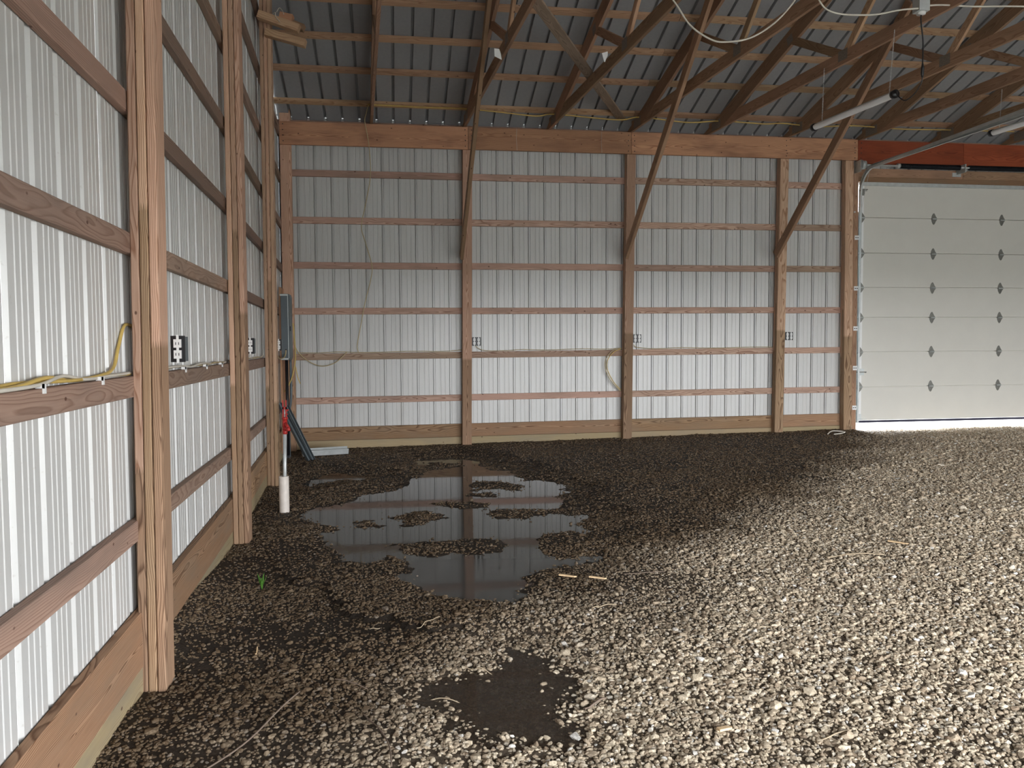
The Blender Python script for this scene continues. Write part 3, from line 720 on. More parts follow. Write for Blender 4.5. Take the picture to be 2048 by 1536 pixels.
MB().box((XD0+.01, D-.085, 3.845), (XD1, D-.05, 3.90)).build('top_strut', 'galv', door, origin=(XD0, D, 3.85))
def hinge(x, z, half=False):
    w, h = .055, .088
    if half: pts = [(-.03, -h), (-.012, -h), (.022, -.05), (.05, -.005), (.05, .005), (.022, .05), (-.012, h), (-.03, h)]
    else: pts = [(0, -h), (.014, -.075), (.034, -.035), (.055, -.006), (.055, .008), (.034, .035), (.014, .075), (0, h), (-.018, .075), (-.036, .035), (-.040, .006), (-.040, -.006), (-.036, -.035), (-.018, -.075)]
    mt = Matrix(((1, 0, 0, x), (0, 0, -1, D-.0525), (0, 1, 0, z), (0, 0, 0, 1)))
    hg = MB().prism(pts, mt, .004).build('hinge', 'hinge', door, origin=(x, D-.05, z))
    MB().cyl((x-.03, D-.064, z), (x+.045, D-.064, z), .009, 8).build('knuckle', 'galv', hg)
    if half: MB().cyl((x-.08, D-.075, z), (x+.02, D-.075, z), .006, 8).cyl((x-.075, D-.075, z), (x-.05, D-.075, z), .022, 12).build('roller', 'galv', hg)
for z in ZS[1:7]:
    hinge(XD0+.033, z, True)
    for x in (9.265, 10.41, 11.55, 12.7): hinge(x, z)
# top roller bracket, bottom bracket, slide lock
MB().box((8.06, D-.062, 3.70), (8.12, D-.052, 3.80)).box((8.06, D-.10, 3.745), (8.10, D-.055, 3.752)).cyl((8.0, D-.12, 3.76), (8.12, D-.12, 3.76), .006, 8).cyl((8.09, D-.058, 3.79), (8.17, D-.058, 3.79), .008, 8).build('top_bracket', 'hinge', door, origin=(8.06, D, 3.7))
MB().box((8.06, D-.062, .34), (8.12, D-.052, .43)).box((8.06, D-.09, .345), (8.13, D-.05, .35)).cyl((8.10, D-.06, .36), (8.22, D-.06, .352), .003, 5).build('bottom_bracket', 'galv', door, origin=(8.06, D, .34))
lk = MB().box((8.065, D-.075, 1.015), (8.145, D-.0525, 1.115)).build('slide_lock', 'galv', door, origin=(8.1, D, 1.06))
MB().box((8.02, D-.079, 1.055), (8.185, D-.075, 1.072)).cyl((8.165, D-.095, 1.06), (8.165, D-.075, 1.06), .008, 8).build('lock_bolt', 'hinge', lk)
# tracks: galvanised channel, straight up, curved, then running back under the trusses
def track(x, mirror=1):
    path = [(x, D-.10, .30), (x, D-.10, 3.70)]
    R = .34; cy, cz = D-.10-R, 3.72
    for k in range(0, 10):
        a = k/9*PI/2; path.append((x, cy+R*math.cos(a), cz+R*math.sin(a)))
    path.append((x, 6.9, 3.985))
    prof = [(-.014, -.026), (.012, -.026), (.016, 0), (.012, .026), (-.014, .026), (-.014, .022), (.008, .022), (.012, 0), (.008, -.022), (-.014, -.022)]
    V = []; F = []; n = len(prof); P = [Vector(p) for p in path]
    for i, p in enumerate(P):
        d = (P[min(i+1, len(P)-1)]-P[max(i-1, 0)]).normalized(); xa = Vector((1, 0, 0)); za = d.cross(xa).normalized()
        for u, v in prof: V.append(tuple(p+xa*u*mirror+za*v))
    for i in range(len(P)-1):
        for j in range(n): F.append((i*n+j, i*n+(j+1) % n, (i+1)*n+(j+1) % n, (i+1)*n+j))
    o = link('door_track', pymesh('door_track', V, F), M['galv'], door)
    # perforated angle iron above the horizontal run and beside the vertical run
    MB().box((x-.03, 6.9, 4.02), (x-.027, D-.30, 4.06)).box((x-.03, 6.9, 4.058), (x+.005, D-.30, 4.061)).build('track_angle', 'galv', door, origin=(x, 8, 4.02))
    return o
track(8.028)
ang = MB().box((7.995, D-.118, .27), (7.998, D-.07, 3.45)).box((7.975, D-.072, .27), (7.998, D-.069, 3.45)).build('jamb_angle', 'galv', door, origin=(7.99, D, .3))
for z in (3.064, 2.315, 1.719, 1.128, .534):
    b = MB().box((7.925, D-.138, z-.032), (7.998, D-.132, z+.032)).build('track_bracket', 'white', door, origin=(7.96, D-.13, z))
    MB().box((7.935, D-.1395, z-.006), (7.955, D-.1375, z+.006)).box((7.965, D-.1395, z-.006), (7.985, D-.1375, z+.006)).build('slot', 'black', b)
# spring shaft with bearing plates
sh = MB().cyl((7.93, D-.27, 4.10), (13.9, D-.27, 4.10), .013, 10).build('spring_shaft', 'galv', door, True, origin=(7.93, D-.27, 4.1))
m = MB(); k = 0
def helix(x0, x1, y, z, r, wire, turns):
    pts = []; nseg = turns*9
    for i in range(nseg+1):
        a = i/9*2*PI; pts.append((x0+(x1-x0)*i/nseg, y+r*math.cos(a), z+r*math.sin(a)))
    return pts
for xa, xb in ((8.54, 9.52), (9.66, 10.75)):
    MB().tube(helix(xa, xb, D-.27, 4.10, .030, .008, 60), .0085, 4).build('torsion_spring', 'darksteel', door, True, origin=(xa, D-.27, 4.1))
    MB().cyl((xa+.01, D-.27, 4.10), (xb-.01, D-.27, 4.10), .027, 12).build('spring_core', 'darksteel', door, True, origin=(xa, D-.27, 4.1))
MB().cyl((8.50, D-.27, 4.10), (8.54, D-.27, 4.10), .036, 12).build('winding_cone', 'galv', door, True, origin=(8.5, D-.27, 4.1))
MB().box((9.585, D-.30, 4.03), (9.60, D-.10, 4.15)).box((9.52, D-.112, 4.0), (9.66, D-.10, 4.06)).build('centre_bearing', 'galv', door, origin=(9.6, D-.2, 4.1))
MB().box((7.905, D-.30, 4.00), (7.912, D-.10, 4.17)).box((7.90, D-.112, 3.98), (7.975, D-.10, 4.19)).build('end_bearing', 'galv', door, origin=(7.9, D-.2, 4.1))
MB().cyl((7.93, D-.27, 4.10), (7.985, D-.27, 4.10), .062, 18).cyl((7.925, D-.27, 4.10), (7.932, D-.27, 4.10), .072, 18).build('cable_drum', 'galv', door, True, origin=(7.95, D-.27, 4.1))
MB().tube([(8.045, D-.30, 4.04), (8.04, D-.12, 3.5), (8.04, D-.08, .42)], .002, 4).build('lift_cable', 'galv', door, origin=(8.04, D, .4))
MB().box((7.905, D-.128, 3.42), (7.935, D-.098, 4.02)).cyl((7.92, D-.14, 3.44), (7.92, D-.13, 3.44), .012, 8).build('flag_bracket', 'galv', door, origin=(7.92, D, 3.7))

# ------------------------------------------------------------------ walls never in view, plain shells
wr = MB().box((XR, -1.2, -.1), (XR+.05, D+.05, 4.6)); wr.V += [(XR, -1.2, 4.6), (XR, D+.05, 4.6), (XR, RIDGE, 6.6), (XR+.05, -1.2, 4.6), (XR+.05, D+.05, 4.6), (XR+.05, RIDGE, 6.6)]; wr.F += [(8, 9, 10), (13, 12, 11)]
tag(wr.build('wall_right', 'siding'), kind='structure')
wf = MB().box((-.2, YF-.15, -.1), (OPEN_X0, YF-.1, 4.6)).box((OPEN_X1, YF-.15, -.1), (XR, YF-.1, 4.6)).box((OPEN_X0, YF-.15, OPEN_Z), (OPEN_X1, YF-.1, 4.6))
tag(wf.build('wall_front', 'siding'), kind='structure')
bh = MB().box((13.6, D-.05, -.1), (XR, D-.002, 4.3)); tag(bh.build('wall_back_end', 'siding'), kind='structure')

# ------------------------------------------------------------------ hydrant by the left wall
px, py = .165, 7.226
hy = empty('yard_hydrant', (px, py, 0), 'yard hydrant with red head and white sleeve standing beside the large puddle', 'hydrant')
m = MB(); nn = 20; r = .044
mw = Matrix.Translation((px-.005, py, 0))
V = []; F = []
for zz, rr in ((-.1, r), (.355, r), (.362, r-.004), (.362, r-.012), (.2, r-.012)):
    for i in range(nn): a = 2*PI*i/nn; V.append((px-.005+rr*math.cos(a), py+rr*math.sin(a), zz))
for k in range(4):
    for i in range(nn): F.append((k*nn+i, k*nn+(i+1) % nn, (k+1)*nn+(i+1) % nn, (k+1)*nn+i))
m.V, m.F = V, F; m.build('sleeve', 'pvc', hy, True, origin=(px, py, 0))
MB().cyl((px-.002, py, .1), (px+.012, py, .75), .0165, 14).build('pipe', 'galv', hy, True, origin=(px, py, .1))
m = MB(); bx = px+.014
m.cyl((bx, py, .735), (bx, py, .775), .021, 14).cyl((bx, py, .775), (bx, py, .80), .024, 14, .018).cyl((bx, py, .80), (bx, py, .865), .024, 14, .020).cyl((bx, py, .865), (bx, py, .885), .027, 14)
m.cyl((bx, py, .84), (bx+.035, py-.065, .80), .013, 12).cyl((bx+.035, py-.065, .80), (bx+.042, py-.078, .77), .016, 12)
hd = m.build('head', 'red', hy, True, origin=(px, py, .73))
m = MB(); 
for sg in (-1, 1): m.box((bx+sg*.013-.005, py-.012, .87), (bx+sg*.013+.005, py+.012, 1.035))
m.box((bx-.018, py-.012, .955), (bx+.018, py+.012, .975)).cyl((bx-.02, py, .91), (bx+.026, py, .91), .006, 8).cyl((bx+.022, py-.01, .94), (bx+.034, py-.01, .955), .006, 8)
m.build('lever', 'red', hy, origin=(px, py, .87))
MB().cyl((bx, py, .88), (bx, py, .965), .007, 8).build('plunger_rod', 'galv', hy, True, origin=(px, py, .9))

# ------------------------------------------------------------------ breaker panel in the corner with conduit, backing boards
for xx, nm in ((-.30, 'left'), (-.265, 'right')):
    pass
o = board('backing_board', (lx(10.36)+.014, 10.40, .15), (lx(10.36)+.014, 10.40, 2.25), .14, .024, 'header', up=(0, 1, 0)); tag(o, 'reddish upright backing board behind the breaker panel', 'board')
o = board('backing_board', (lx(10.6)+.016, 10.62, .15), (lx(10.6)+.016, 10.62, 2.25), .14, .024, 'header', up=(0, 1, 0)); tag(o, 'second upright backing board behind the breaker panel, nearer the corner', 'board')
bp = empty('breaker_panel', (-.25, 10.3, 1.33), 'tall grey breaker panel box in the left corner of the building', 'panel')
MB().box((-.252, 10.31, 1.335), (-.160, 10.62, 2.165)).build('box', 'greybox', bp, origin=(-.25, 10.3, 1.33))
MB().box((-.160, 10.33, 1.36), (-.150, 10.60, 2.14)).build('door', 'greybox', bp, origin=(-.14, 10.3, 1.33))
MB().box((-.150, 10.345, 1.70), (-.142, 10.36, 1.76)).build('latch', 'darksteel', bp, origin=(-.13, 10.3, 1.7))
MB().box((-.262, 10.304, 1.34), (-.163, 10.311, 1.36)).box((-.262, 10.304, 2.14), (-.163, 10.311, 2.16)).box((-.17, 10.304, 1.34), (-.163, 10.311, 2.16)).build('flange', 'galv', bp, origin=(-.2, 10.3, 1.34))
MB().cyl((-.20, 10.309, 1.462), (-.20, 10.314, 1.462), .012, 10).build('knockout', 'black', bp, origin=(-.2, 10.3, 1.46))
o = MB().cyl((-.21, 10.42, .02), (-.21, 10.42, 1.34), .020, 12).build('conduit', 'black', smooth=True, origin=(-.21, 10.42, .02)); tag(o, 'black conduit dropping from the breaker panel to the ground', 'conduit')
o = MB().tube(spline([(-.165, 10.45, 1.34), (-.163, 10.45, .95), (-.175, 10.46, .78), (-.20, 10.47, .62), (-.20, 10.47, .05)]), .016, 8).build('conduit', 'greybox', smooth=True, origin=(-.165, 10.45, 1.34)); tag(o, 'bent grey conduit dropping from the breaker panel beside the black one', 'conduit')
cable('panel_cable', [(lx(9.6)+.02, 9.7, 1.40), (-.23, 9.95, 1.36), (-.21, 10.2, 1.37), (-.2, 10.29, 1.42), (-.20, 10.305, 1.46)], .008, 'tancable', 'tan cable running from the left wall rail into the breaker panel side')
cable('panel_cable', [(-.12, 10.40, 1.80), (-.105, 10.36, 1.70), (-.095, 10.38, 1.5), (-.10, 10.40, 1.32), (-.15, 10.42, 1.10), (-.24, 10.46, .94), (-.285, 10.48, .90)], .007, 'yellowcable', 'yellow cable hanging in a curve in front of the breaker panel')
cable('panel_cable', [(-.13, 10.55, 1.78), (-.16, 10.85, 1.70), (-.175, 11.0, 1.52), (-.10, 11.09, 1.38), (.05, 11.10, 1.27), (.20, 11.09, 1.235), (.36, 11.09, 1.29), (.50, 11.11, 1.42)], .0065, 'tancable', 'thin cable sagging below the girt to the right of the breaker panel')
cable('panel_cable', [(-.10, 10.42, 1.25), (-.08, 10.45, 1.12), (-.055, 10.5, 1.03)], .006, 'yellowcable', 'short yellow cable tail below the breaker panel')

# ------------------------------------------------------------------ metal channels in the corner
def channel(name, p0, p1, w, h, label, up, t=.004, mt='galv'):
    mw, L = frame(p0, p1, up); m = MB()
    m.box((0, -w/2, -h/2), (L, -w/2+t, h/2)).box((0, w/2-t, -h/2), (L, w/2, h/2)).box((0, -w/2, -h/2), (L, w/2, -h/2+t))
    return tag(link(name, pymesh(name, m.V, m.F), M[mt], None, mw), label, 'channel')
channel('leaning_channel', (.085, 10.11, .085), (-.225, 9.86, .82), .05, .05, 'dark metal channel leaning from the ground against the left wall', (.5, -1, .6), mt='greybox')
channel('leaning_channel', (.125, 10.17, .085), (-.16, 9.98, .78), .04, .04, 'second dark metal channel leaning right behind the first', (.5, -1, .6), mt='greybox')
channel('flat_channel', (-.03, 10.36, .155), (.53, 10.52, .155), .085, .075, 'grey galvanised channel lying on the ground against the back skirt board', (0, -.3, 1))

# ------------------------------------------------------------------ outlets
def outlet(loc, nx, label, s=1.0, double=True, vert=False):
    x, y, z = loc
    e = empty('outlet', loc, label, 'outlet', 'power outlets')
    w = .118*s if double else .06*s; h = .11*s if not vert else .105
    MB().box((x, y, z-h/2), (x+w, y+.055, z+h/2)).build('box', 'greybox', e, origin=loc)
    MB().box((x-.001, y-.002, z-h/2-.004), (x+w+.001, y+.001, z+h/2+.004)).build('rim', 'black', e, origin=loc)
    n = 2 if double else 1
    for k in range(n):
        xc = x+w*(k+.5)/n
        r = MB().box((xc-.016, y-.012, z+.006), (xc+.016, y-.002, z+h/2-.012)).box((xc-.016, y-.012, z-h/2+.012), (xc+.016, y-.002, z-.006)).box((xc-.005, y-.008, z-h/2-.008), (xc+.005, y-.002, z+h/2+.008)).build('receptacle', 'white', e, origin=(xc, y, z))
        MB().box((xc-.008, y-.013, z+.018), (xc-.005, y-.0119, z+.03)).box((xc+.005, y-.013, z+.018), (xc+.008, y-.0119, z+.03)).box((xc-.008, y-.013, z-.03), (xc-.005, y-.0119, z-.018)).box((xc+.005, y-.013, z-.03), (xc+.008, y-.0119, z-.018)).build('slot', 'black', r)
    return e
outlet((2.217, YP+.01, 1.558), 1, 'double outlet box on the first back wall post from the left corner')
outlet((4.525, YP+.01, 1.587), 1, 'double outlet box on the second back wall post, above the looped cable')
outlet((6.84, YP+.01, 1.611), 1, 'double outlet box on the third back wall post, nearest the garage door')
outlet((.155, 3.745, 1.502), 1, 'outlet box on the nearest left wall post', double=False)
outlet((.048, 6.185, 1.514), 1, 'outlet box behind the second left wall post', double=False)
outlet((-.084, 8.625, 1.524), 1, 'outlet box behind the third left wall post', double=False)

# ------------------------------------------------------------------ cables on walls and roof
R1 = 1.298+.089
def rail(y, dx=.0, dz=.008): return (lx(y)-.02+dx, y, R1+dz)
cable('rail_cable', [rail(1.3, -.005), rail(1.9, .0, .012), rail(2.4, .01, .01), rail(2.7, .0, .03), rail(2.95, -.01, .01), rail(3.2, .0, .016), rail(3.40, -.005, .04), rail(3.5, -.01, .13), rail(3.62, -.015, .22), rail(3.8, -.01, .2)], .007, 'yellowcable', 'yellow cable lying along the left wall rail and lifting behind the nearest post')
cable('rail_cable', [rail(1.3, .005), rail(1.9, .005, .008), rail(2.35, .015, .008), rail(2.62, .012, .012), rail(2.85, -.002, .03), rail(3.05, .0, .01), rail(3.3, .004, .012), rail(3.62, .0, .014)], .0065, 'whitecable', 'cream cable lying along the left wall rail left of the nearest post')
cable('rail_cable', [rail(1.3, -.012), rail(2.2, -.008, .01), rail(2.5, -.012, .02), rail(2.9, .004, .012), rail(3.2, -.01, .012), rail(3.62, .0, .01)], .0065, 'yellowcable', 'second yellow cable lying flat on the left wall rail left of the nearest post')
for a, b, lab in ((3.78, 6.1, 'between the nearest and second post'), (6.2, 8.5, 'between the second and third post')):
    pts = [rail(a+(b-a)*k/11, random.uniform(-.012, .014), random.uniform(.008, .026)) for k in range(12)]
    cable('rail_cable', pts, .006, 'whitecable', 'white cable wavering along the left wall rail '+lab)
    pts = [rail(a+(b-a)*k/9, random.uniform(-.016, .01), random.uniform(.008, .018)) for k in range(10)]
    cable('rail_cable', pts, .006, 'tancable', 'tan cable lying along the left wall rail '+lab)
for y, lab in ((2.62, 'far left of the nearest post'), (3.18, 'just left of the nearest post'), (4.0, 'just beyond the nearest post'), (4.6, 'a little beyond the nearest post'), (5.2, 'midway to the second post'), (5.75, 'just before the second post')):
    c = rail(y, .012, .004)
    o = MB().box((c[0]-.012, y-.008, c[2]-.004), (c[0]+.014, y-.004, c[2]+.010)).box((c[0]+.008, y-.008, c[2]-.02), (c[0]+.014, y+.008, c[2]+.010)).build('cable_staple', 'white', origin=c)
    tag(o, 'white cable staple on the left wall rail '+lab, 'staple', 'cable staples on the left rail')
# yellow cable along the lowest purlin
P1 = [(.845, 4.665), (1.3, 4.66), (1.588, 4.655), (2.08, 4.66), (2.576, 4.63), (3.067, 4.595), (3.332, 4.63), (4.189, 4.585), (4.521, 4.63), (5.193, 4.585), (5.674, 4.62), (6.3, 4.60), (6.583, 4.62), (7.1, 4.59), (7.643, 4.62), (8.4, 4.60), (9.087, 4.61), (10.2, 4.62)]
cable('roof_cable', [(x, D-.50-.004*(i % 3), z-.03) for i, (x, z) in enumerate(P1)], .0085, 'yellowcable', 'long yellow cable sagging along the lowest roof purlin')
cable('drop_cable', [(.86, D-.5, 4.64), (.828, 10.72, 4.55), (.80, 10.86, 4.47), (.845, 10.93, 4.2), (.862, 10.95, 3.8), (.80, 10.98, 3.45), (.73, 11.0, 3.12), (.78, 11.02, 2.9), (.86, 11.05, 2.6), (.84, 11.07, 2.4), (.76, 11.09, 2.1), (.70, 11.10, 1.8), (.645, 11.105, 1.52), (.66, 11.11, 1.42)], .006, 'tancable', 'pale cable dropping from the roof to the girt in the leftmost back bay')
cable('girt_cable', [(-.15, 11.11, 1.42), (.1, 11.112, 1.415), (.4, 11.112, 1.427), (.62, 11.112, 1.42), (.9, 11.112, 1.418), (1.4, 11.112, 1.428), (1.8, 11.112, 1.422), (2.05, 11.112, 1.44), (2.15, 11.112, 1.46)], .005, 'tancable', 'thin cable resting on the girt of the leftmost back bay')
cable('girt_cable', [(2.25, 11.112, 1.54), (2.30, 11.11, 1.47), (2.42, 11.112, 1.43), (2.7, 11.112, 1.428), (2.95, 11.112, 1.44), (3.3, 11.112, 1.432), (3.8, 11.112, 1.445), (4.1, 11.112, 1.438), (4.4, 11.112, 1.445)], .005, 'tancable', 'thin cable resting on the girt of the second back bay')
cable('girt_cable', [(4.56, 11.112, 1.50), (4.62, 11.112, 1.46), (4.9, 11.11, 1.44), (5.3, 11.112, 1.452), (5.8, 11.112, 1.442), (6.4, 11.112, 1.452), (6.7, 11.112, 1.45)], .005, 'tancable', 'thin cable resting on the girt of the third back bay')
cable('loop_cable', [(4.36, 11.09, 1.455), (4.25, 11.09, 1.42), (4.15, 11.09, 1.31), (4.135, 11.09, 1.16), (4.22, 11.09, .98), (4.36, 11.09, .83)], .006, 'tancable', 'outer strand of the cable bowing out left of the second back wall post', group='looped cable strands')
cable('loop_cable', [(4.36, 11.08, 1.44), (4.265, 11.08, 1.40), (4.17, 11.08, 1.29), (4.158, 11.08, 1.16), (4.245, 11.08, .98), (4.36, 11.08, .85)], .006, 'yellowcable', 'inner strand of the cable bowing out left of the second back wall post', group='looped cable strands')
# white cable slung below the trusses
W1 = [(3.30, 6.6, 4.60), (3.512, 6.6, 4.41), (3.663, 6.6, 4.211), (3.842, 6.6, 4.103), (3.977, 6.6, 4.085), (4.203, 6.6, 4.129), (4.429, 6.6, 4.271), (4.611, 6.6, 4.471), (4.66, 6.6, 4.60)]
cable('slung_cable', W1, .0075, 'whitecable', 'white cable slung in a deep loop between two trusses at the top of the picture')
W2 = [(4.80, 6.6, 4.56), (4.833, 6.6, 4.483), (4.914, 6.6, 4.403), (5.078, 6.6, 4.373), (5.362, 6.6, 4.388), (5.6, 6.6, 4.44), (5.79, 6.6, 4.465)]
cable('slung_cable', W2, .0075, 'whitecable', 'white cable running into the left side of the junction box')
W3 = [(5.87, 6.62, 4.50), (6.016, 6.6, 4.506), (6.331, 6.6, 4.51), (6.82, 6.6, 4.537), (7.6, 6.6, 4.55), (8.4, 6.6, 4.55)]
cable('slung_cable', W3, .0075, 'whitecable', 'white cable running straight from the junction box to the right')

jbx = empty('junction_box', (5.83, 6.62, 4.46), 'grey metal junction box with an outlet under the fifth truss', 'junction box')
MB().box((5.775, 6.58, 4.445), (5.875, 6.68, 4.57)).build('box', 'galv', jbx, origin=(5.8, 6.6, 4.45))
MB().cyl((5.825, 6.63, 4.445), (5.825, 6.63, 4.425), .038, 14).build('receptacle', 'white', jbx, True, origin=(5.8, 6.6, 4.45))
# tube lights
def tube_light(label, a, b, chains, idx):
    a = Vector(a); b = Vector(b); e = empty('tube_light', a, label, 'light'); d = (b-a).normalized()
    n = 12; mw, L = frame(a+d*.02, b-d*.02, (0, 0, 1)); V = []; F = []
    prof = [(.035*math.sin(t), -.034*math.cos(t)) for t in np.linspace(-PI*.62, PI*.62, n)]
    for X in (0, L):
        for y, z in prof: V.append(tuple(mw @ Vector((X, y, z))))
    for i in range(n): F.append((i, (i+1) % n, n+(i+1) % n, n+i))
    link('lens', pymesh('lens', V, F, True), M['lens'], e)
    MB().box((0, -.018, .008), (L, .018, .028), mw).build('spine', 'galv', e)
    for p, q in ((a-d*.015, a+d*.03), (b-d*.03, b+d*.015)):
        MB().cyl(p, q, .040, 14).build('end_cap', 'black', e, True)
    for (x, y, z0), (x1, y1, z1) in chains:
        m = MB(); nl = int((z1-z0)/.03); 
        for k in range(nl):
            t0, t1 = k/nl, (k+1.25)/nl; p = Vector((x, y, z0)).lerp(Vector((x1, y1, z1)), t0); q = Vector((x, y, z0)).lerp(Vector((x1, y1, z1)), min(t1, 1))
            o1 = Vector((.004, 0, 0)) if k % 2 else Vector((0, .004, 0))
            m.tube([p-o1, q-o1], .0014, 3); m.tube([p+o1, q+o1], .0014, 3)
        m.build('chain', 'galv', e)
    return e
e = tube_light('white tube light hanging on chains beneath the fifth truss', (5.72, 8.26, 3.865), (5.875, 7.06, 3.862), [((5.735, 8.12, 3.89), (5.80, 8.20, 4.485)), ((5.868, 7.14, 3.89), (5.90, 7.12, 4.485))], 0)
cable('power_cord', [(5.868, 7.02, 3.87), (5.81, 6.92, 3.80), (5.83, 6.84, 3.735), (5.88, 6.78, 3.78), (5.905, 6.72, 3.86), (5.90, 6.70, 3.93)], .005, 'black', '', parent=e)
MB().tube([(5.90, 6.70, 3.90), (5.898, 6.70, 3.93), (5.893, 6.69, 3.98), (5.885, 6.68, 4.02)], [.008, .014, .014, .007], 8).build('plug', 'black', e, True)
cable('power_cord', [(5.885, 6.68, 4.02), (5.87, 6.66, 4.2), (5.83, 6.635, 4.36), (5.826, 6.63, 4.42)], .006, 'black', '', parent=e)
tube_light('white tube light at the right edge, hanging beyond the door track', (8.20, 8.66, 3.985), (8.33, 7.46, 3.985), [((8.215, 8.55, 4.01), (8.28, 8.60, 4.485)), ((8.32, 7.58, 4.01), (8.36, 7.56, 4.485))], 1)

# paper tags on trusses
def ptag(label, P):
    V = [tuple(p) for p in P]+[(p[0], p[1]+.0015, p[2]) for p in P]; n = len(P)
    o = MB(); o.V = V; o.F = [tuple(range(n)), tuple(range(2*n-1, n-1, -1))]+[(i, (i+1) % n, n+(i+1) % n, n+i) for i in range(n)]
    o = o.build('paper_tag', 'paper', origin=P[0]); tag(o, label, 'tag'); return o
ptag('white paper tag hanging from the second truss, bent to the right', [(2.17, 8.02, 4.46), (2.22, 8.02, 4.455), (2.235, 8.0, 4.40), (2.24, 7.99, 4.34), (2.17, 8.0, 4.375)])
ptag('pointed white paper tag hanging from the third truss', [(3.24, 7.90, 4.42), (3.30, 7.90, 4.44), (3.30, 7.90, 4.40), (3.275, 7.89, 4.345), (3.27, 7.89, 4.33), (3.262, 7.89, 4.33)])

# ------------------------------------------------------------------ small things on the ground
def gz(x, y): return float(ground(np.array([x]), np.array([y]))[0])
def chip(x0, y0, x1, y1, w, label):
    z0, z1 = gz(x0, y0)+.018, gz(x1, y1)+.016
    mw, L = frame((x0, y0, z0), (x1, y1, z1), (0, 0, 1)); a = w/2
    V = [(0, -a, 0), (0, a*.8, 0), (L*.6, a, 0), (L, a*.2, 0), (L*.9, -a*.6, 0)]; V += [(x, y*.8, .008) for x, y, z in V]
    F = [(4, 3, 2, 1, 0), (5, 6, 7, 8, 9)]+[(i, (i+1) % 5, 5+(i+1) % 5, 5+i) for i in range(5)]
    tag(link('wood_chip', pymesh('wood_chip', V, F), M['chip'], None, mw), label, 'wood chip')
chip(2.155, 4.865, 2.25, 4.80, .028, 'pale split wood chip at the right edge of the large puddle')
chip(2.325, 4.77, 2.42, 4.712, .022, 'second pale wood chip, right of the one at the puddle edge')
chip(4.675, 5.26, 4.76, 5.15, .035, 'flat yellow wood chip alone on the bright gravel at the right')
chip(2.355, 2.85, 2.42, 2.865, .03, 'broad pale wood chip in the bottom foreground gravel')
def stick(x0, y0, x1, y1, r, mt, name, label, group=None, bend=.02):
    pts = []; n = 7; dx, dy = x1-x0, y1-y0; L = math.hypot(dx, dy); px_, py_ = -dy/L, dx/L; ph = random.uniform(0, 6)
    for k in range(n):
        t = k/(n-1); o = bend*L*math.sin(PI*t+ph*.2)*2*t; x = x0+dx*t+px_*o; y = y0+dy*t+py_*o
        pts.append((x, y, gz(x, y)+.014+.004*math.sin(ph+5*t)))
    o = MB().tube(spline(pts, 3), r, 5).build(name, mt, None, True, origin=pts[0]); tag(o, label, name.replace('_', ' '), group)
stick(.719, 3.466, .45, 2.85, .0035, 'twig', 'twig', 'long brown twig slanting across the lower left gravel', bend=.03)
stick(.456, 3.989, .462, 3.91, .0035, 'chip', 'twig', 'tiny pale upright splinter on the dark dirt right of the nearest post')
stick(.993, 3.248, 1.142, 2.80, .003, 'twig', 'twig', 'thin brown twig at the bottom, left of the foreground puddle', bend=.05)
stick(.858, 3.588, 1.005, 3.496, .0025, 'twig', 'twig', 'short brown twig above the foreground puddle on its left side')
stick(1.20, 3.385, 1.531, 3.262, .0025, 'straw', 'straw', 'curved pale straw crossing the foreground puddle', bend=.08)
stick(1.364, 4.21, 1.241, 4.104, .002, 'straw', 'straw', 'short pale straw between the large and the foreground puddle')
stick(1.048, 4.165, .997, 4.145, .002, 'straw', 'straw', 'tiny straw on the dark gravel left of centre')
stick(1.461, 3.652, 1.582, 3.586, .0022, 'straw', 'straw', 'small straw at the upper edge of the foreground puddle')
stick(2.008, 3.222, 1.902, 3.146, .005, 'twig', 'twig', 'thick dark twig at the right edge of the foreground puddle')
stick(2.208, 4.228, 2.353, 4.287, .0028, 'straw', 'straw', 'pale straw on the gravel below the two wood chips', bend=.06)
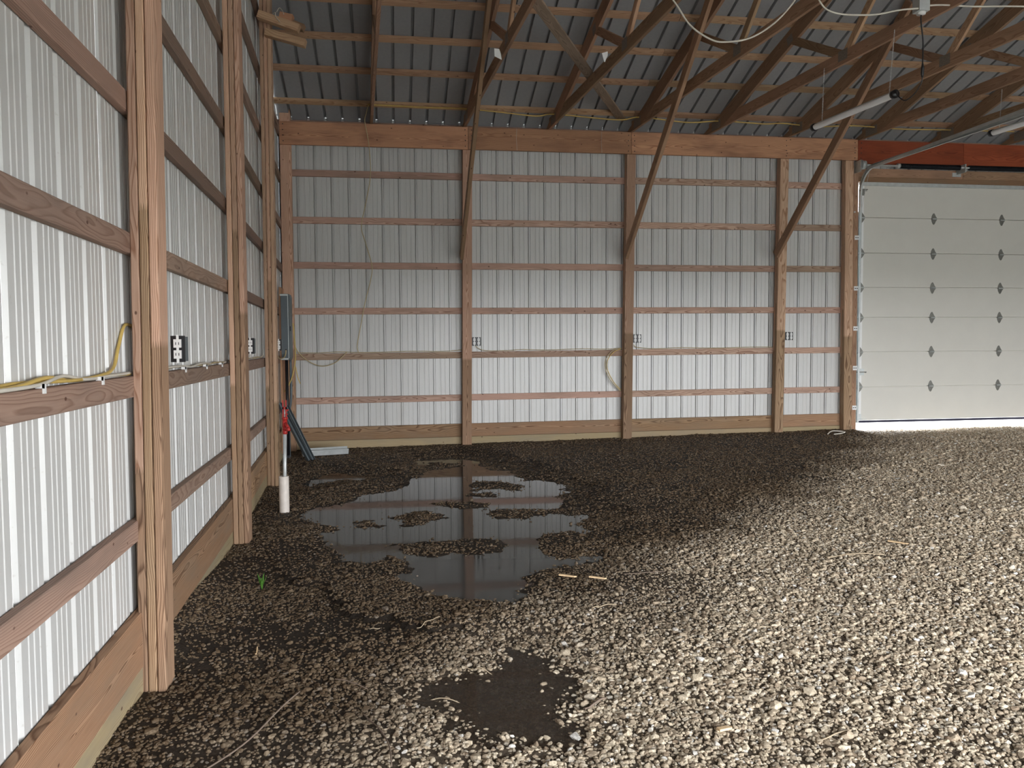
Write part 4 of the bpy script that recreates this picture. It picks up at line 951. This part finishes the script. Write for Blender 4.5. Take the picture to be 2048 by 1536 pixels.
stick(2.837, 4.833, 2.561, 4.794, .0025, 'twig', 'twig', 'thin pale twig on the gravel right of the wood chips', bend=.05)
stick(4.05, 5.0, 4.45, 5.01, .004, 'straw', 'straw', 'long straw on the bright gravel in front of the yellow chip', bend=.06)
stick(2.72, 2.749, 2.871, 2.795, .003, 'straw', 'straw', 'straw in the bright gravel at the bottom right of centre')
stick(3.92, 3.31, 4.02, 3.26, .0035, 'straw', 'straw', 'short straw near the right edge of the picture')
# sprout and weed
def sprout(x, y, h, n, spread, label, mt='leaf'):
    z = gz(x, y); e = empty('sprout', (x, y, z), label, 'plant'); rr = random.Random(4)
    for k in range(n):
        a = 2*PI*k/n+rr.uniform(-.3, .3); hh = h*rr.uniform(.6, 1.05); sp_ = spread*rr.uniform(.4, 1.)
        dx, dy = math.cos(a), math.sin(a); px_, py_ = -dy, dx; V = []; F = []
        for i in range(5):
            t = i/4; w = .006*math.sin(PI*min(t*.85+.12, 1)); c = (x+dx*sp_*t**1.5, y+dy*sp_*t**1.5, z+hh*t-.0*t)
            V += [(c[0]-px_*w, c[1]-py_*w, c[2]), (c[0], c[1], c[2]-.002), (c[0]+px_*w, c[1]+py_*w, c[2])]
        for i in range(4): F += [(3*i, 3*i+1, 3*i+4, 3*i+3), (3*i+1, 3*i+2, 3*i+5, 3*i+4)]
        m = MB(); m.V, m.F = V, F; m.build('leaf', mt, e, True, origin=(x, y, z))
    return e
sprout(.327, 4.948, .10, 13, .035, 'small green sprout growing from the dirt near the left wall')
sprout(7.86, 10.95, .09, 7, .04, 'small dry weed under the left end of the garage door', 'straw')
cable('white_strap', [(7.30, 10.62, gz(7.3, 10.6)+.015), (7.45, 10.75, gz(7.45, 10.75)+.03), (7.62, 10.72, gz(7.62, 10.72)+.02), (7.5, 10.60, gz(7.5, 10.6)+.02), (7.36, 10.56, gz(7.36, 10.56)+.015)], .008, 'whitecable', 'curled white strap on the gravel at the foot of the door opening post', 'strap')
print('objects', len(bpy.data.objects))
